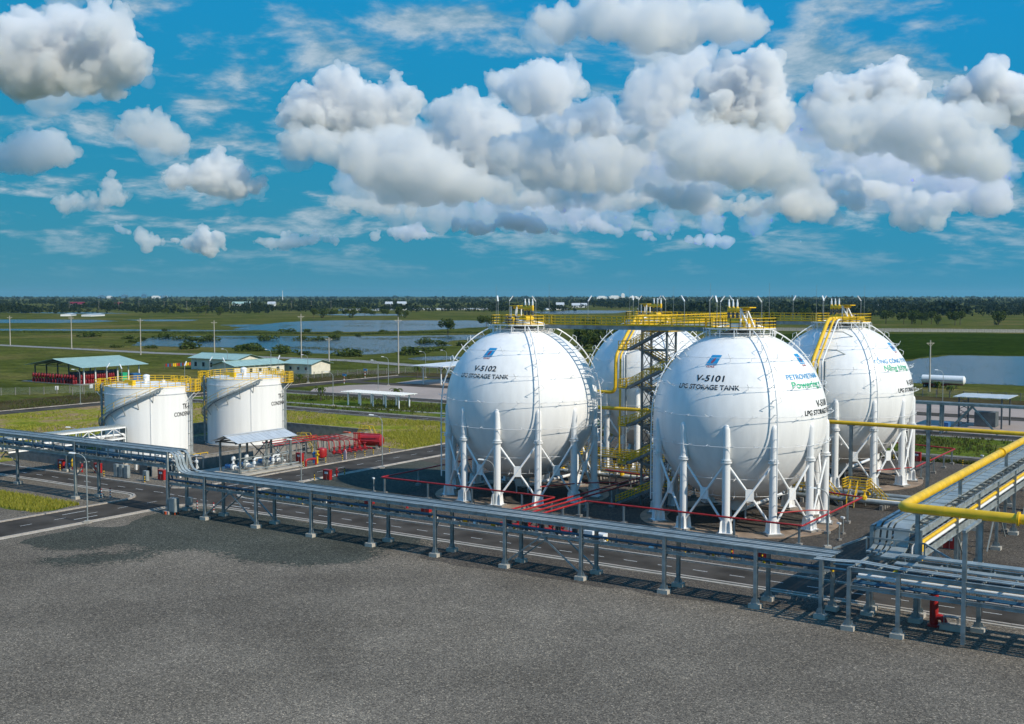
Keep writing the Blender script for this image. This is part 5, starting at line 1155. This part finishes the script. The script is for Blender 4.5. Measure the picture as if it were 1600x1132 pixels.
fp_me = MB().tube([(0,0,0),(0,0,16)], [.35,.18], 6).bar((-2,0,15),(2,0,15), .3).mesh('pole', M['conc'])
for k, (x, y) in enumerate(((-1562,1076),(-1521,1103),(-1493,1121),(-1466,1140),(-1440,1170),(-1420,1200),(-1400,1230),(-1385,1262),(-1370,1295),(-1356,1330),(-1342,1365),(-1328,1400),(-1314,1435))):
    t = thing('utility_pole', f'tiny pole in the far line before the wood, {nth(k)} from the left', 'utility pole', (x, y, 0), 1.0, 'far line of poles before the wood'); put('pole', fp_me, t)
# ------------------------------------------------------------------ far town and sheds
rng = random.Random(77)
def cam_ground(px, dist): return CAM[:2]+np.array([-math.sin(YAW)+ (px-800)/1800*math.cos(YAW), math.cos(YAW)+(px-800)/1800*math.sin(YAW)])*dist
FB = [(160,9000,60,30,'M'),(172,8600,40,22,'M'),(196,9000,50,38,'M'),(226,9200,36,46,'M'),(244,8800,70,24,'M'),(258,9000,50,28,'M'),(940,7000,60,24,'M'),(960,7000,70,28,'M'),(973,6800,20,50,'M'),(990,7000,60,22,'M'),(945,7200,40,20,'M'),
      (122,2600,30,9,'R'),(182,2500,26,8,'R'),(378,2700,40,9,'G'),(425,2600,16,10,'W'),(608,2500,14,11,'W'),(628,2450,18,12,'W'),(1375,2200,18,6,'W'),(905,2400,30,7,'W'),(1012,2000,20,6,'W'),(875,2500,16,8,'W')]
for k, (px, d, w_, hh, kind) in enumerate(FB):
    hh *= .6
    x, y = cam_ground(px, d); t = thing('far_building', f'tiny {dict(M="white tower block of the horizon town", R="red roofed house in the far wood", G="green roofed hall in the far wood", W="white house in the far wood")[kind]}, {nth(sum(1 for q in FB if q[4] == kind and q[0] < px))} from the left', 'building', (x, y, 0), YAW, f'far buildings {dict(M="on the horizon", R="with red roofs", G="with green roofs", W="in the wood")[kind]}')
    MB().box(-w_/2,w_/2,-8,8,0,hh).build('wall', M['white'] if kind != 'R' else M['cream'], t)
    b = MB(); zz = hh; b.add([(-w_/2-1,-9,zz),(w_/2+1,-9,zz),(w_/2+1,9,zz),(-w_/2-1,9,zz),(-w_/2-1,0,zz+5),(w_/2+1,0,zz+5)], [(0,1,5,4),(2,3,4,5),(0,4,3),(1,2,5),(3,2,1,0)]) if kind != 'M' else b.box(-w_/3,w_/3,-5,5,hh,hh+5); b.build('roof', M[dict(M='white',R='dred',G='groof',W='wroof')[kind]], t)
for k, (pa_, pb_, d) in enumerate(((533,564,1900),(585,596,1900),(607,762,1980),(850,885,2000),(1000,1014,2100),(135,157,1400),(103,112,1420))):
    a, c = cam_ground(pa_, d), cam_ground(pb_, d+40); v = Vector((c[0]-a[0], c[1]-a[1], 0)); t = thing('greenhouse', f"low white shed strip before the far wood, {('third','fourth','longest','fifth','sixth','second','first')[k]} from the left edge" if k != 2 else 'longest low white shed strip before the far wood', 'greenhouse', (a[0],a[1],0), math.atan2(v.y,v.x), 'low white sheds before the wood')
    Lg = v.length; MB().box(0,Lg,-6,6,0,2.0).build('wall', M['white'], t); MB().add([(0,-6.5,2.0),(Lg,-6.5,2.0),(Lg,6.5,2.0),(0,6.5,2.0),(0,0,3.1),(Lg,0,3.1)], [(0,1,5,4),(2,3,4,5),(0,4,3),(1,2,5)]).build('roof', M['wroof'], t)
for (px, d, hh, lb) in ((442,5200,46,'thin red and white radio mast on the horizon'),):
    x, y = cam_ground(px, d); t = thing('radio_mast', lb, 'mast', (x, y, 0)); MB().tube([(0,0,0),(0,0,hh)], [2.2,.6], 5).build('lattice', M['white'], t)
# ------------------------------------------------------------------ vegetation
nrg = np.random.default_rng(5)
def quads_mesh(name, C, S, mats, mi=None, up=.0, flatn=None):
    """many leaf-sized quads: centres C (n,3), sizes S (n,)"""
    n = len(C); N_ = nrg.normal(size=(n,3)); N_[:,2] = np.abs(N_[:,2])*.8+up; N_ /= np.linalg.norm(N_,axis=1)[:,None]
    A = np.cross(N_, nrg.normal(size=(n,3))); A /= np.linalg.norm(A,axis=1)[:,None]; B = np.cross(N_, A); k = nrg.uniform(.6,1.2,(n,1))
    s = S[:,None]; V = np.stack([C-A*s-B*s*k*.4, C+A*s*.3-B*s*k, C+A*s+B*s*k*.5, C-A*s*.4+B*s*k], 1).reshape(-1,3)
    return raw_mesh(name, V, 4, mats, mi)
def raw_mesh(name, V, k, mats, mi=None):
    n = len(V)//k; me = bpy.data.meshes.new(name); me.vertices.add(len(V)); me.vertices.foreach_set('co', V.astype(np.float32).ravel())
    me.loops.add(n*k); me.loops.foreach_set('vertex_index', np.arange(n*k, dtype=np.int32)); me.polygons.add(n); me.polygons.foreach_set('loop_start', np.arange(0,n*k,k,dtype=np.int32))
    for m in mats: me.materials.append(m)
    if mi is not None: me.polygons.foreach_set('material_index', mi.astype(np.int32))
    me.update(); return me
def crown_pts(n, rx, rz, zc, lobes=6):
    L = nrg.normal(size=(lobes,3))*np.array([rx*.5,rx*.5,rz*.4]); i = nrg.integers(0,lobes,n); d = nrg.normal(size=(n,3)); d /= np.linalg.norm(d,axis=1)[:,None]
    return L[i]+d*np.array([rx*.55,rx*.55,rz*.55])*nrg.uniform(.55,1.0,(n,1))**.5+np.array([0,0,zc])
bush_me = [quads_mesh('foliage', crown_pts(420, 3.0, 2.0, 1.6, 7), nrg.uniform(.18,.42,420), [M['leaf'] if k % 2 else M['leaf2']]) for k in range(4)]
stem_me = MB().tube([(0,0,0),(.1,0,1.0),(.0,.2,2.0)], [.12,.08,.04], 5).mesh('stem', M['trunk'])
BUSH = [(-516,357),(-469,351),(-422,316),(-447,342),(-460,369),(-435,362),(-401,341),(-406,359),(-387,383),(-304,314),(-299,286),(-312,300),(-377,401),(-361,401),(-361,412),(-384,460),(-428,536),(-281,401),(-261,386),(-248,386),(-220,318),(-228,342),(-214,302),(-580,469),(-465,479),(-445,508),(-463,496),(-295,290),(-270,282),(-235,285),(-320,300),(-340,285),(-360,280),(-380,275),(-250,275),(-228,280),(-560,430),(-540,420),(-600,440),(-500,450),(-480,445),(-420,470),(-400,480),(-330,535),(-345,545),(-310,520),(-290,480),(-275,450),(-255,420),(-240,400)]
BUSH = BUSH[:36]; lat = lambda q: ((q[0]-CAM[0])*math.cos(YAW)+(q[1]-CAM[1])*math.sin(YAW))/(-(q[0]-CAM[0])*math.sin(YAW)+(q[1]-CAM[1])*math.cos(YAW)); bl = sorted(BUSH, key=lat)
for k, (x, y) in enumerate(BUSH):
    s_ = nrg.uniform(.8,1.9); t = thing('bush', f'low green bush on the marsh banks, {nth(bl.index((x, y)))} from the left', 'bush', (x, y, 0), nrg.uniform(0,6), 'bushes on the marsh banks'); t.scale = (s_*1.2,s_*1.0,s_*.6); put('foliage', bush_me[k % 4], t); put('stem', stem_me, t)
# trees that stand out in front of the wood and right of the spheres
tree_me = [quads_mesh('crown', crown_pts(900, 3.4, 4.2, 6.2, 9), nrg.uniform(.22,.5,900), [M['leaf'] if k != 1 else M['leaf2']]) for k in range(3)]
trunk_me = MB().tube([(0,0,-.1),(.1,0,2.2),(-.1,.1,4.2),(.1,.1,6.4)], [.28,.2,.14,.05], 7).tube([(0,0,2.6),(1.3,.3,4.6)], [.12,.04], 5).tube([(0,.05,3.2),(-1.2,.4,5.2)], [.11,.04], 5).mesh('trunk', M['trunk'])
TREES = ((1205,900),(1262,1150),(1384,1050),(1412,1030),(1424,1040),(1440,1020),(1455,1045),(1466,1030),(1492,1000),(1500,1015),(1560,1010),(925,700),(945,640),(980,720),(938,560),(962,600),(1130,950),(700,760),(540,1350),(552,1330),(570,1360),(600,1340),(622,1350),(520,1340),(580,1320),(635,1330),(310,1500),(322,1520),(345,1480),(258,1500),(490,1300),(505,1310),(760,900),(905,560),(915,590),(950,520),(930,500)); tl = sorted(TREES)
for k, (px, d) in enumerate(TREES):
    x, y = cam_ground(px, d); s_ = nrg.uniform(.8,1.35); t = thing('tree', f'dark green broadleaf tree in the flat fields, {nth(tl.index((px, d)))} from the left', 'tree', (x, y, 0), nrg.uniform(0,6), 'single trees in the fields'); t.scale = (s_*1.1, s_*1.1, s_); put('crown', tree_me[k % 3], t); put('trunk', trunk_me, t)
# saplings and small palms by the lots
def palm(x, y, h_, lb):
    t = thing('palm', lb, 'palm', (x, y, 0), nrg.uniform(0,6), 'young palms by the lots'); b = MB(); b.tube([(0,0,0),(.05,0,h_*.5),(0,.05,h_*.7)], [.14,.10,.08], 7); b.build('trunk', M['trunk'], t); f = MB()
    for k in range(11):
        a = k*2.4; r = h_*.45; el = .9-.09*k; c, s = math.cos(a), math.sin(a); P = [(0,0,h_*.7)]+[(c*r*q*math.cos(el-q*1.3), s*r*q*math.cos(el-q*1.3), h_*.7+r*q*math.sin(el-q*.9)) for q in (.33,.66,1.0)]
        for i in range(3):
            w0, w1 = (.05,.32,.26,.04)[i], (.05,.32,.26,.04)[i+1]; p, q = P[i], P[i+1]; f.add([(p[0]-s*w0,p[1]+c*w0,p[2]-.06),(p[0],p[1],p[2]+.08),(q[0],q[1],q[2]+.08),(q[0]-s*w1,q[1]+c*w1,q[2]-.06)], [(0,1,2,3)]); f.add([(p[0]+s*w0,p[1]-c*w0,p[2]-.06),(p[0],p[1],p[2]+.08),(q[0],q[1],q[2]+.08),(q[0]+s*w1,q[1]-c*w1,q[2]-.06)], [(3,2,1,0)])
    f.build('fronds', M['leaf2'], t)
for (x, y, h_, lb) in ((-93.9,118.8,4.6,'young palm left of the white pergola'),(-75,125.4,4.6,'young palm behind the white pergola'),(-60,128,4.0,'young palm right of the white pergola'),(-122,192,5.6,'young palm left of the white carport'),(-119,201,5.2,'young palm beside the white carport'),(-110,207,6.0,'young palm behind the white carport'),(-137.5,156,3.6,'young palm before the fence by the green roofed building'),(28.5,222,4.6,'young palm before the white tanker'),(33,216,4.0,'young palm right of the tanker'),(-52,120,3.4,'small palm beside sphere V-5102 at the pergola verge')): palm(x, y, h_, lb)
# the far wood: thousands of leaf clumps read as one mass
def wood(name, bands):
    Cs, Ss = [], []
    for (d0, d1, p0, p1, n, hh) in bands:
        d = nrg.uniform(d0,d1,n); px = nrg.uniform(p0,p1,n); a = (px-800)/1800
        base = CAM[:2]+np.stack([-math.sin(YAW)+a*math.cos(YAW), math.cos(YAW)+a*math.sin(YAW)],1)*d[:,None]; H_ = hh*nrg.uniform(.5,1.2,n)*(.85+.28*np.sin(px*.031+d*.004)+.22*np.sin(px*.083+d*.0021+1.3)); K = 24; keep = np.sin(px*.047+d*.0052)+np.sin(px*.019-d*.0031)+nrg.normal(size=n)*.5 > -.95; d, px, a, base, H_ = d[keep], px[keep], a[keep], base[keep], H_[keep]; n = len(d)
        off = nrg.normal(size=(n,K,3)); off /= np.linalg.norm(off,axis=2)[...,None]; off *= nrg.uniform(.5,1,(n,K,1))
        c = np.concatenate([np.repeat(base[:,None],K,1), np.zeros((n,K,1))],2); c[...,:2] += off[...,:2]*(H_*.42)[:,None,None]; c[...,2] = (H_*.55)[:,None]+off[...,2]*(H_*.45)[:,None]
        Cs.append(c.reshape(-1,3)); Ss.append(np.repeat(H_*.125,K)*nrg.uniform(.7,1.5,n*K))
    return tag(put(name, quads_mesh(name, np.concatenate(Cs), np.concatenate(Ss), [M['wood']])), kind='stuff')
wood('far_wood', [(1750,2400,-60,900,2200,8.5),(2300,4600,-60,1000,3400,11),(1600,1900,-60,420,500,7),(4200,11500,-80,1680,3900,14),(1400,2100,1000,1680,2300,12),(2100,4200,900,1680,2400,12)])
# marsh reeds, grass tufts
def tufts(name, P, h0, h1, spread, blades, m):
    n = len(P); b = np.repeat(P,blades,0); N_ = len(b); a = nrg.uniform(0,2*math.pi,N_); r = nrg.uniform(0,spread,N_); hh = nrg.uniform(h0,h1,N_); base = b+np.stack([np.cos(a)*r,np.sin(a)*r],1)
    w = hh*.16; d = nrg.uniform(0,2*math.pi,N_); lean = nrg.normal(size=(N_,2))*hh[:,None]*.28; z = np.zeros(N_)-.03
    V = np.stack([np.stack([base[:,0]-np.cos(d)*w,base[:,1]-np.sin(d)*w,z],1), np.stack([base[:,0]+np.cos(d)*w,base[:,1]+np.sin(d)*w,z],1), np.stack([base[:,0]+lean[:,0],base[:,1]+lean[:,1],hh],1)],1).reshape(-1,3)
    return tag(put(name, raw_mesh(name, V, 3, [M[m]])), kind='stuff')
def scatter(n, x0, x1, y0, y1, dens=None, sc_=.08):
    P = np.stack([nrg.uniform(x0,x1,n), nrg.uniform(y0,y1,n)],1)
    k = np.sin(P[:,0]*sc_*2.1+np.sin(P[:,1]*sc_)*2)+np.sin(P[:,1]*sc_*2.7+np.cos(P[:,0]*sc_*1.3)*2)+nrg.normal(size=n)*.6; return P[k > (dens if dens is not None else -9)]
tufts('grass', np.concatenate([scatter(9000,-43.5,-19.6,61.5,97,.6), scatter(5000,-66,-43.5,67.5,97,.5), scatter(14000,-126,-67,-20,97,.2), scatter(2200,-43,-20.4,-8.6,-2.2)]), .18, .55, .35, 5, 'grassA')
tufts('verge_grass', np.concatenate([scatter(11000,-127,70,105,130.5,.0), scatter(2500,-9,80,96.2,97.6), scatter(4000,-159,-138,60,210,.3)]), .2, .7, .4, 5, 'grassB')
edge = np.concatenate([np.array(q) for q in PW]); E_ = np.repeat(edge,12,0)+nrg.normal(size=(len(edge)*12,2))*3.0
tufts('marsh_reeds', np.concatenate([E_, scatter(16000,-640,-140,216,560,.2,.02), scatter(6000,-1100,-500,350,900,.6,.012), scatter(5000,-300,120,216,640,.9,.02)]), .12, .42, 1.2, 5, 'grassB')
tufts('marsh_islands', np.concatenate([nrg.normal(size=(160,2))*np.array([a,b_])+np.array([x,y]) for (x,y,a,b_) in ((-390,420,14,8),(-360,390,12,8),(-340,440,10,8),(-300,325,9,6),(-270,320,10,5),(-420,400,14,8),(-330,470,10,6),(-560,640,24,14),(-520,700,26,14),(-600,720,24,12))]), .25, .7, 1.4, 5, 'grassB')
dk = []
for (x0, y0), (x1, y1) in zip([(-780,330),(-609,397),(-508,449),(-408,486),(-386,548)], [(-609,397),(-508,449),(-408,486),(-386,548),(-300,553)]): f_ = nrg.uniform(0,1,700)[:,None]; dk.append(np.array([[x0,y0]])*(1-f_)+np.array([[x1,y1]])*f_+nrg.normal(size=(700,2))*3)
tufts('dike_scrub', np.concatenate(dk), .4, 1.6, 1.5, 6, 'leaf')
# ------------------------------------------------------------------ clouds: closed shells filled with scattering vapour
FW = np.array([-math.sin(YAW), math.cos(YAW), 0]); RT = np.array([math.cos(YAW), math.sin(YAW), 0]); UP = np.array([0, 0, 1.])
def value_noise(shape,cell,rng):
    g=[int(math.ceil(n/cell))+3 for n in shape]
    G=rng.random(g).astype(np.float32)
    off=rng.random(3)
    out=G
    for ax in range(3):
        c=np.arange(shape[ax])/cell+off[ax]; i=c.astype(int); t=(c-i); t=(t*t*(3-2*t)).astype(np.float32)
        sh=[1,1,1]; sh[ax]=-1; t=t.reshape(sh)
        out=np.take(out,i,axis=ax)*(1-t)+np.take(out,i+1,axis=ax)*t
    return out
def surface_nets(F):
    ins=F<0
    nx,ny,nz=F.shape
    c=np.zeros((nx-1,ny-1,nz-1),np.int8)
    for dx in(0,1):
        for dy in(0,1):
            for dz in(0,1): c+=ins[dx:nx-1+dx,dy:ny-1+dy,dz:nz-1+dz]
    act=(c>0)&(c<8); idx=-np.ones(act.shape,np.int64); A=np.argwhere(act); idx[act]=np.arange(len(A))
    sumP=np.zeros((len(A),3));cnt=np.zeros(len(A))
    cor=[(a,b,d) for a in(0,1) for b in(0,1) for d in(0,1)]
    for i,p in enumerate(cor):
        for q in cor[i+1:]:
            if sum(abs(p[k]-q[k]) for k in range(3))!=1: continue
            fp=F[A[:,0]+p[0],A[:,1]+p[1],A[:,2]+p[2]]; fq=F[A[:,0]+q[0],A[:,1]+q[1],A[:,2]+q[2]]
            m=(fp<0)!=(fq<0); t=np.where(m,fp/np.where(m,fp-fq,1),0)
            P=np.array(p)+t[:,None]*(np.array(q)-np.array(p))
            sumP+=P*m[:,None]; cnt+=m
    Vt=A+sumP/cnt[:,None]
    quads=[]
    for ax in range(3):
        sl0=[slice(1,-1)]*3; 
        b,d=[k for k in range(3) if k!=ax]
        lo=[slice(None)]*3; hi=[slice(None)]*3; lo[ax]=slice(0,-1); hi[ax]=slice(1,None)
        cr=ins[tuple(lo)]!=ins[tuple(hi)]
        E=np.argwhere(cr); E=E[(E[:,b]>0)&(E[:,d]>0)&(E[:,b]<F.shape[b]-1)&(E[:,d]<F.shape[d]-1)]
        flip=ins[E[:,0],E[:,1],E[:,2]]
        def at(ob,od):
            e=E.copy(); e[:,b]+=ob; e[:,d]+=od; return idx[e[:,0],e[:,1],e[:,2]]
        q=np.stack([at(-1,-1),at(0,-1),at(0,0),at(-1,0)],1)
        if ax==1: flip=~flip
        q=np.where(flip[:,None],q[:,::-1],q); quads.append(q)
    return Vt,np.concatenate(quads)
BILLOW=((34,9),(17,6.5),(9,4.2),(5,2.8))
def cloud(name,lobes,dist,seed,mat_,vox=2.6,depth=.8,squash=None,rough=1.0):
    rng=np.random.default_rng(seed)
    L=[]
    for (x,y,r) in lobes:
        z=rng.normal()*r*.5*depth
        r*=rng.uniform(.78,1.12); L.append((x-800+rng.normal()*r*.12,461-y,z,r))
    L0=list(L)
    for i in range(len(L0)):       # fill the necks between neighbouring heaps
        for j in range(i):
            p,q=np.array(L0[i]),np.array(L0[j]); d=np.linalg.norm((p-q)[:3])
            if .5*(p[3]+q[3])<d<1.5*(p[3]+q[3]): m=(p+q)/2; m[3]*=rng.uniform(.75,.95); L.append(tuple(m))
    S=list(L)
    def kids(c,r,d0,lev):
        for k in range((11,6,3)[lev]):
            d=rng.normal(size=3); d/=np.linalg.norm(d)
            if lev==0:
                if d[1]<-.25: d[1]*=-.5
            else:
                d=d*.9+d0*.6; d/=np.linalg.norm(d)
            rr=r*rng.uniform(.26,.58)*(1 if lev==0 else .9)
            if rr<1.1*vox: continue
            cc=c+d*r*rng.uniform(.72,1.02); S.append((*cc,rr))
            if lev<2: kids(cc,rr,d,lev+1)
    for (x,y,z,r) in L: kids(np.array([x,y,z]),r,np.zeros(3),0)
    S=np.array(S); pad=6*vox+8
    lo=(S[:,:3]-S[:,3:]).min(0)-pad; hi=(S[:,:3]+S[:,3:]).max(0)+pad
    n=np.ceil((hi-lo)/vox).astype(int)
    F=np.full(n,8*vox,np.float32)
    ax=[lo[k]+vox*np.arange(n[k]) for k in range(3)]
    for (x,y,z,r) in S:
        m=r+4*vox
        s=[slice(max(0,int((c-m-lo[k])/vox)),int((c+m-lo[k])/vox)+2) for k,c in enumerate((x,y,z))]
        dd=np.sqrt((ax[0][s[0]]-x)[:,None,None]**2+(ax[1][s[1]]-y)[None,:,None]**2+(ax[2][s[2]]-z)[None,None]**2)-r
        sub=F[s[0],s[1],s[2]]; k=1.3*vox
        h=np.clip(.5+.5*(sub-dd)/k,0,1); F[s[0],s[1],s[2]]=sub*(1-h)+dd*h-k*h*(1-h)
    for cell,amp in BILLOW:
        nz=value_noise(F.shape,max(2.0,cell/vox),rng); F-=((np.abs(nz-.5)*2)**.8-.45).astype(np.float32)*amp*rough
    F[0]=F[-1]=1;F[:,0]=F[:,-1]=1;F[:,:,0]=F[:,:,-1]=1
    Vt,Q=surface_nets(F)
    P=lo+Vt*vox
    sc_=dist/1800.
    W=CAM+RT*(P[:,:1]*sc_)+UP*(P[:,1:2]*sc_)+FW*(dist+P[:,2:3]*sc_)
    me=bpy.data.meshes.new(name); me.vertices.add(len(W)); me.vertices.foreach_set('co',W.astype(np.float32).ravel())
    me.loops.add(Q.size); me.loops.foreach_set('vertex_index',Q.ravel().astype(np.int32)); me.polygons.add(len(Q)); me.polygons.foreach_set('loop_start',np.arange(0,Q.size,4,dtype=np.int32))
    me.update(); me.materials.append(mat_); return tag(put(name,me),kind='structure')
def vapour(name, den, col):
    m = bpy.data.materials.new(name); m.use_nodes = True; t = m.node_tree
    for n_ in list(t.nodes):
        if n_.type != 'OUTPUT_MATERIAL': t.nodes.remove(n_)
    v = t.nodes.new('ShaderNodeVolumeScatter'); v.inputs['Color'].default_value = col; v.inputs['Density'].default_value = den; v.inputs['Anisotropy'].default_value = .1
    t.links.new(v.outputs[0], t.nodes['Material Output'].inputs['Volume']); return m
VD, VM, VT = vapour('dense cloud vapour', .017, (1,.955,.88,1)), vapour('cloud vapour', .009, (1,.94,.84,1)), vapour('thin cloud vapour', .0026, (1,.92,.80,1))
CL = [
 # tall heap left of centre
 ([(525,124,20),(510,145,24),(540,140,22),(470,165,24),(500,175,32),(560,165,30),(600,160,26),(628,150,22),(645,160,14),(585,190,38),(540,200,40),(620,195,32),(470,190,24)], 8200, VD),
 ([(470,225,26),(500,225,32),(540,240,34),(600,240,40),(650,235,36),(640,262,38),(690,262,34),(455,240,14),(580,268,32),(700,285,34),(740,292,32),(650,300,30),(610,295,26),(770,304,22),(800,310,14)], 7600, VM),
 ([(690,185,26),(720,176,30),(760,180,28),(700,215,36),(750,215,38),(790,205,28),(730,250,40),(790,245,34)], 9600, VM),
 # tower right of centre
 ([(1150,125,34),(1185,115,26),(1200,140,26),(1120,140,32),(1205,170,24),(1160,165,40),(1120,185,36),(1190,190,34),(1135,110,22)], 8600, VD),
 ([(1070,115,34),(1040,130,36),(1090,100,30),(1050,165,34),(1000,150,30),(1020,185,32),(985,185,26),(1000,215,30)], 9400, VM),
 ([(1060,205,22),(1040,225,30),(1080,225,34),(1120,225,32),(1165,225,36),(1200,232,30),(1100,250,40),(1150,255,44),(1200,258,40),(1240,272,28),(1060,255,30),(1262,286,14),(1225,285,24)], 6800, VM),
 ([(915,180,26),(900,205,30),(935,200,24),(880,215,26),(850,200,20),(940,172,18),(985,215,24),(960,225,26)], 9000, VD),
 ([(830,240,34),(870,242,38),(800,240,28),(910,245,36),(950,245,34),(990,250,30),(845,268,32),(900,275,32),(960,278,30)], 8000, VM),
 ([(800,140,30),(770,132,18),(840,130,28),(880,118,26),(850,155,28),(900,140,22),(820,168,26),(860,180,24)], 10400, VM),
 # right hand heap
 ([(1385,135,36),(1410,150,24),(1360,150,26),(1345,130,18),(1290,150,26),(1315,155,24),(1265,165,18),(1400,170,26)], 8800, VD),
 ([(1290,190,34),(1330,195,40),(1380,195,40),(1430,200,38),(1480,200,36),(1520,195,36),(1350,225,30),(1300,220,24),(1410,225,30),(1450,250,28),(1490,252,32),(1530,260,36)], 8000, VM),
 ([(1490,150,26),(1515,140,32),(1550,150,40),(1590,170,40),(1480,168,16)], 9000, VD),
 ([(1290,300,14),(1300,285,18),(1330,285,16),(1345,300,14),(1335,318,14),(1310,310,14)], 9600, VM),
 ([(1180,325,22),(1215,320,26),(1250,322,28),(1285,325,22),(1270,300,20),(1240,332,18)], 9000, VM),
 ([(1060,312,24),(1090,315,26),(1035,305,18),(1115,322,20),(1150,328,16),(1015,300,16)], 9000, VM),
 # left
 ([(110,105,44),(160,95,50),(205,105,40),(235,115,16),(140,138,30),(60,110,56),(185,142,24),(20,90,50),(120,60,60),(190,60,44)], 6400, VD),
 ([(215,192,18),(235,184,16),(255,205,24),(235,215,26),(275,225,22),(200,208,16)], 7600, VM),
 ([(335,258,18),(350,268,24),(375,278,24),(395,290,14),(340,288,22),(370,298,20),(310,285,20),(285,276,17),(275,288,14)], 8400, VD),
 ([(92,235,24),(112,248,22),(60,240,34),(20,250,34)], 7800, VM),
 # lower banks
 ([(1330,285,16),(1360,300,18),(1395,310,20),(1430,318,20),(1465,322,22),(1500,318,26),(1540,312,28),(1425,345,18),(1450,350,14),(1405,338,14)], 10500, VM),
 ([(800,318,14),(830,312,18),(865,310,20),(900,312,20),(935,316,18),(970,312,20),(1000,318,14),(880,328,14)], 9800, VM),
 ([(715,352,10),(740,358,13),(765,356,12),(790,347,14),(815,352,15),(840,358,13),(862,362,9)], 12000, VD),
 ([(905,358,9),(925,352,11),(945,358,12),(965,360,9),(1000,368,8),(1020,372,9),(1045,370,8)], 13000, VM),
 ([(280,378,10),(300,372,12),(322,368,14),(340,374,10),(318,388,13),(296,384,10),(336,396,9),(350,388,7)], 12500, VD),
 ([(190,358,8),(205,364,9),(222,372,10),(240,376,11),(258,380,9),(230,384,9)], 13500, VM),
 ([(405,378,7),(425,380,9),(445,381,10),(468,378,10),(490,373,10),(510,371,9),(524,373,6)], 14000, VM),
 ([(590,370,8),(610,363,11),(632,366,12),(655,363,11),(676,369,9)], 14500, VM),
 ([(1070,376,9),(1090,378,11),(1112,376,10),(1135,382,8),(1250,380,8),(1262,386,6)], 14000, VM),
 ([(130,318,14),(160,318,16),(185,310,15),(178,292,15),(195,300,11),(105,322,13),(140,304,12)], 9400, VM),
 ([(520,318,10),(545,320,16),(575,326,15),(605,330,13),(640,332,12)], 7000, VM),
 # the broad soft bank behind the heaps
 ([(640,215,40),(700,240,44),(760,230,44),(820,215,46),(880,230,46),(940,215,46),(1000,235,46),(1060,215,44),(1120,240,44),(1190,230,40),(780,280,40),(860,285,42),(940,285,42),(1020,285,40),(1100,295,38),(700,285,34)], 11500, VT),
 ([(1240,240,36),(1300,240,42),(1360,255,42),(1420,270,42),(1480,285,42),(1540,270,46),(1280,290,34),(1350,305,34),(1420,320,32),(1250,190,30)], 11000, VT),
 ([(560,290,30),(620,325,28),(690,335,28),(760,335,28),(830,340,28),(900,340,28),(970,342,28),(1040,348,26),(1110,350,26),(1180,352,26)], 13500, VT),
 # out of the picture's top edge
 ([(880,50,34),(940,42,40),(1000,52,40),(1060,45,44),(1120,36,40),(1170,50,26)], 7600, VM),
]
for k, (lobes, dist, vm_) in enumerate(CL):
    cloud('cloud', lobes, dist, 100+k, vm_, vox=1.8 if max(l[2] for l in lobes) < 30 else 2.3)
    if dist < 9800 and len(lobes) > 5 and vm_ is not VT:      # the thin torn air the heap dissolves into below and around
        rg = random.Random(k); sk_ = [(x+rg.gauss(0,r*.5), y+r*rg.uniform(.1,.8), r*rg.uniform(.6,1.0)) for x, y, r in lobes if rg.random() < .75]
        if len(sk_) > 2: cloud('cloud', sk_, dist+900, 300+k, VT, vox=2.8)
# ------------------------------------------------------------------ haze over the flat country
hz = MB().box(-13100,13100,-13100,13100,-1.05,72).build('haze', None); hz.data.materials.clear()
hm = bpy.data.materials.new('haze'); hm.use_nodes = True; t_ = hm.node_tree
for n_ in list(t_.nodes):
    if n_.type != 'OUTPUT_MATERIAL': t_.nodes.remove(n_)
pv = t_.nodes.new('ShaderNodeVolumePrincipled'); pv.inputs['Color'].default_value = (.42,.76,1,1); pv.inputs['Density'].default_value = 3.0e-5; pv.inputs['Anisotropy'].default_value = .2
t_.links.new(pv.outputs[0], t_.nodes['Material Output'].inputs['Volume']); hz.data.materials.append(hm); tag(hz, kind='stuff')
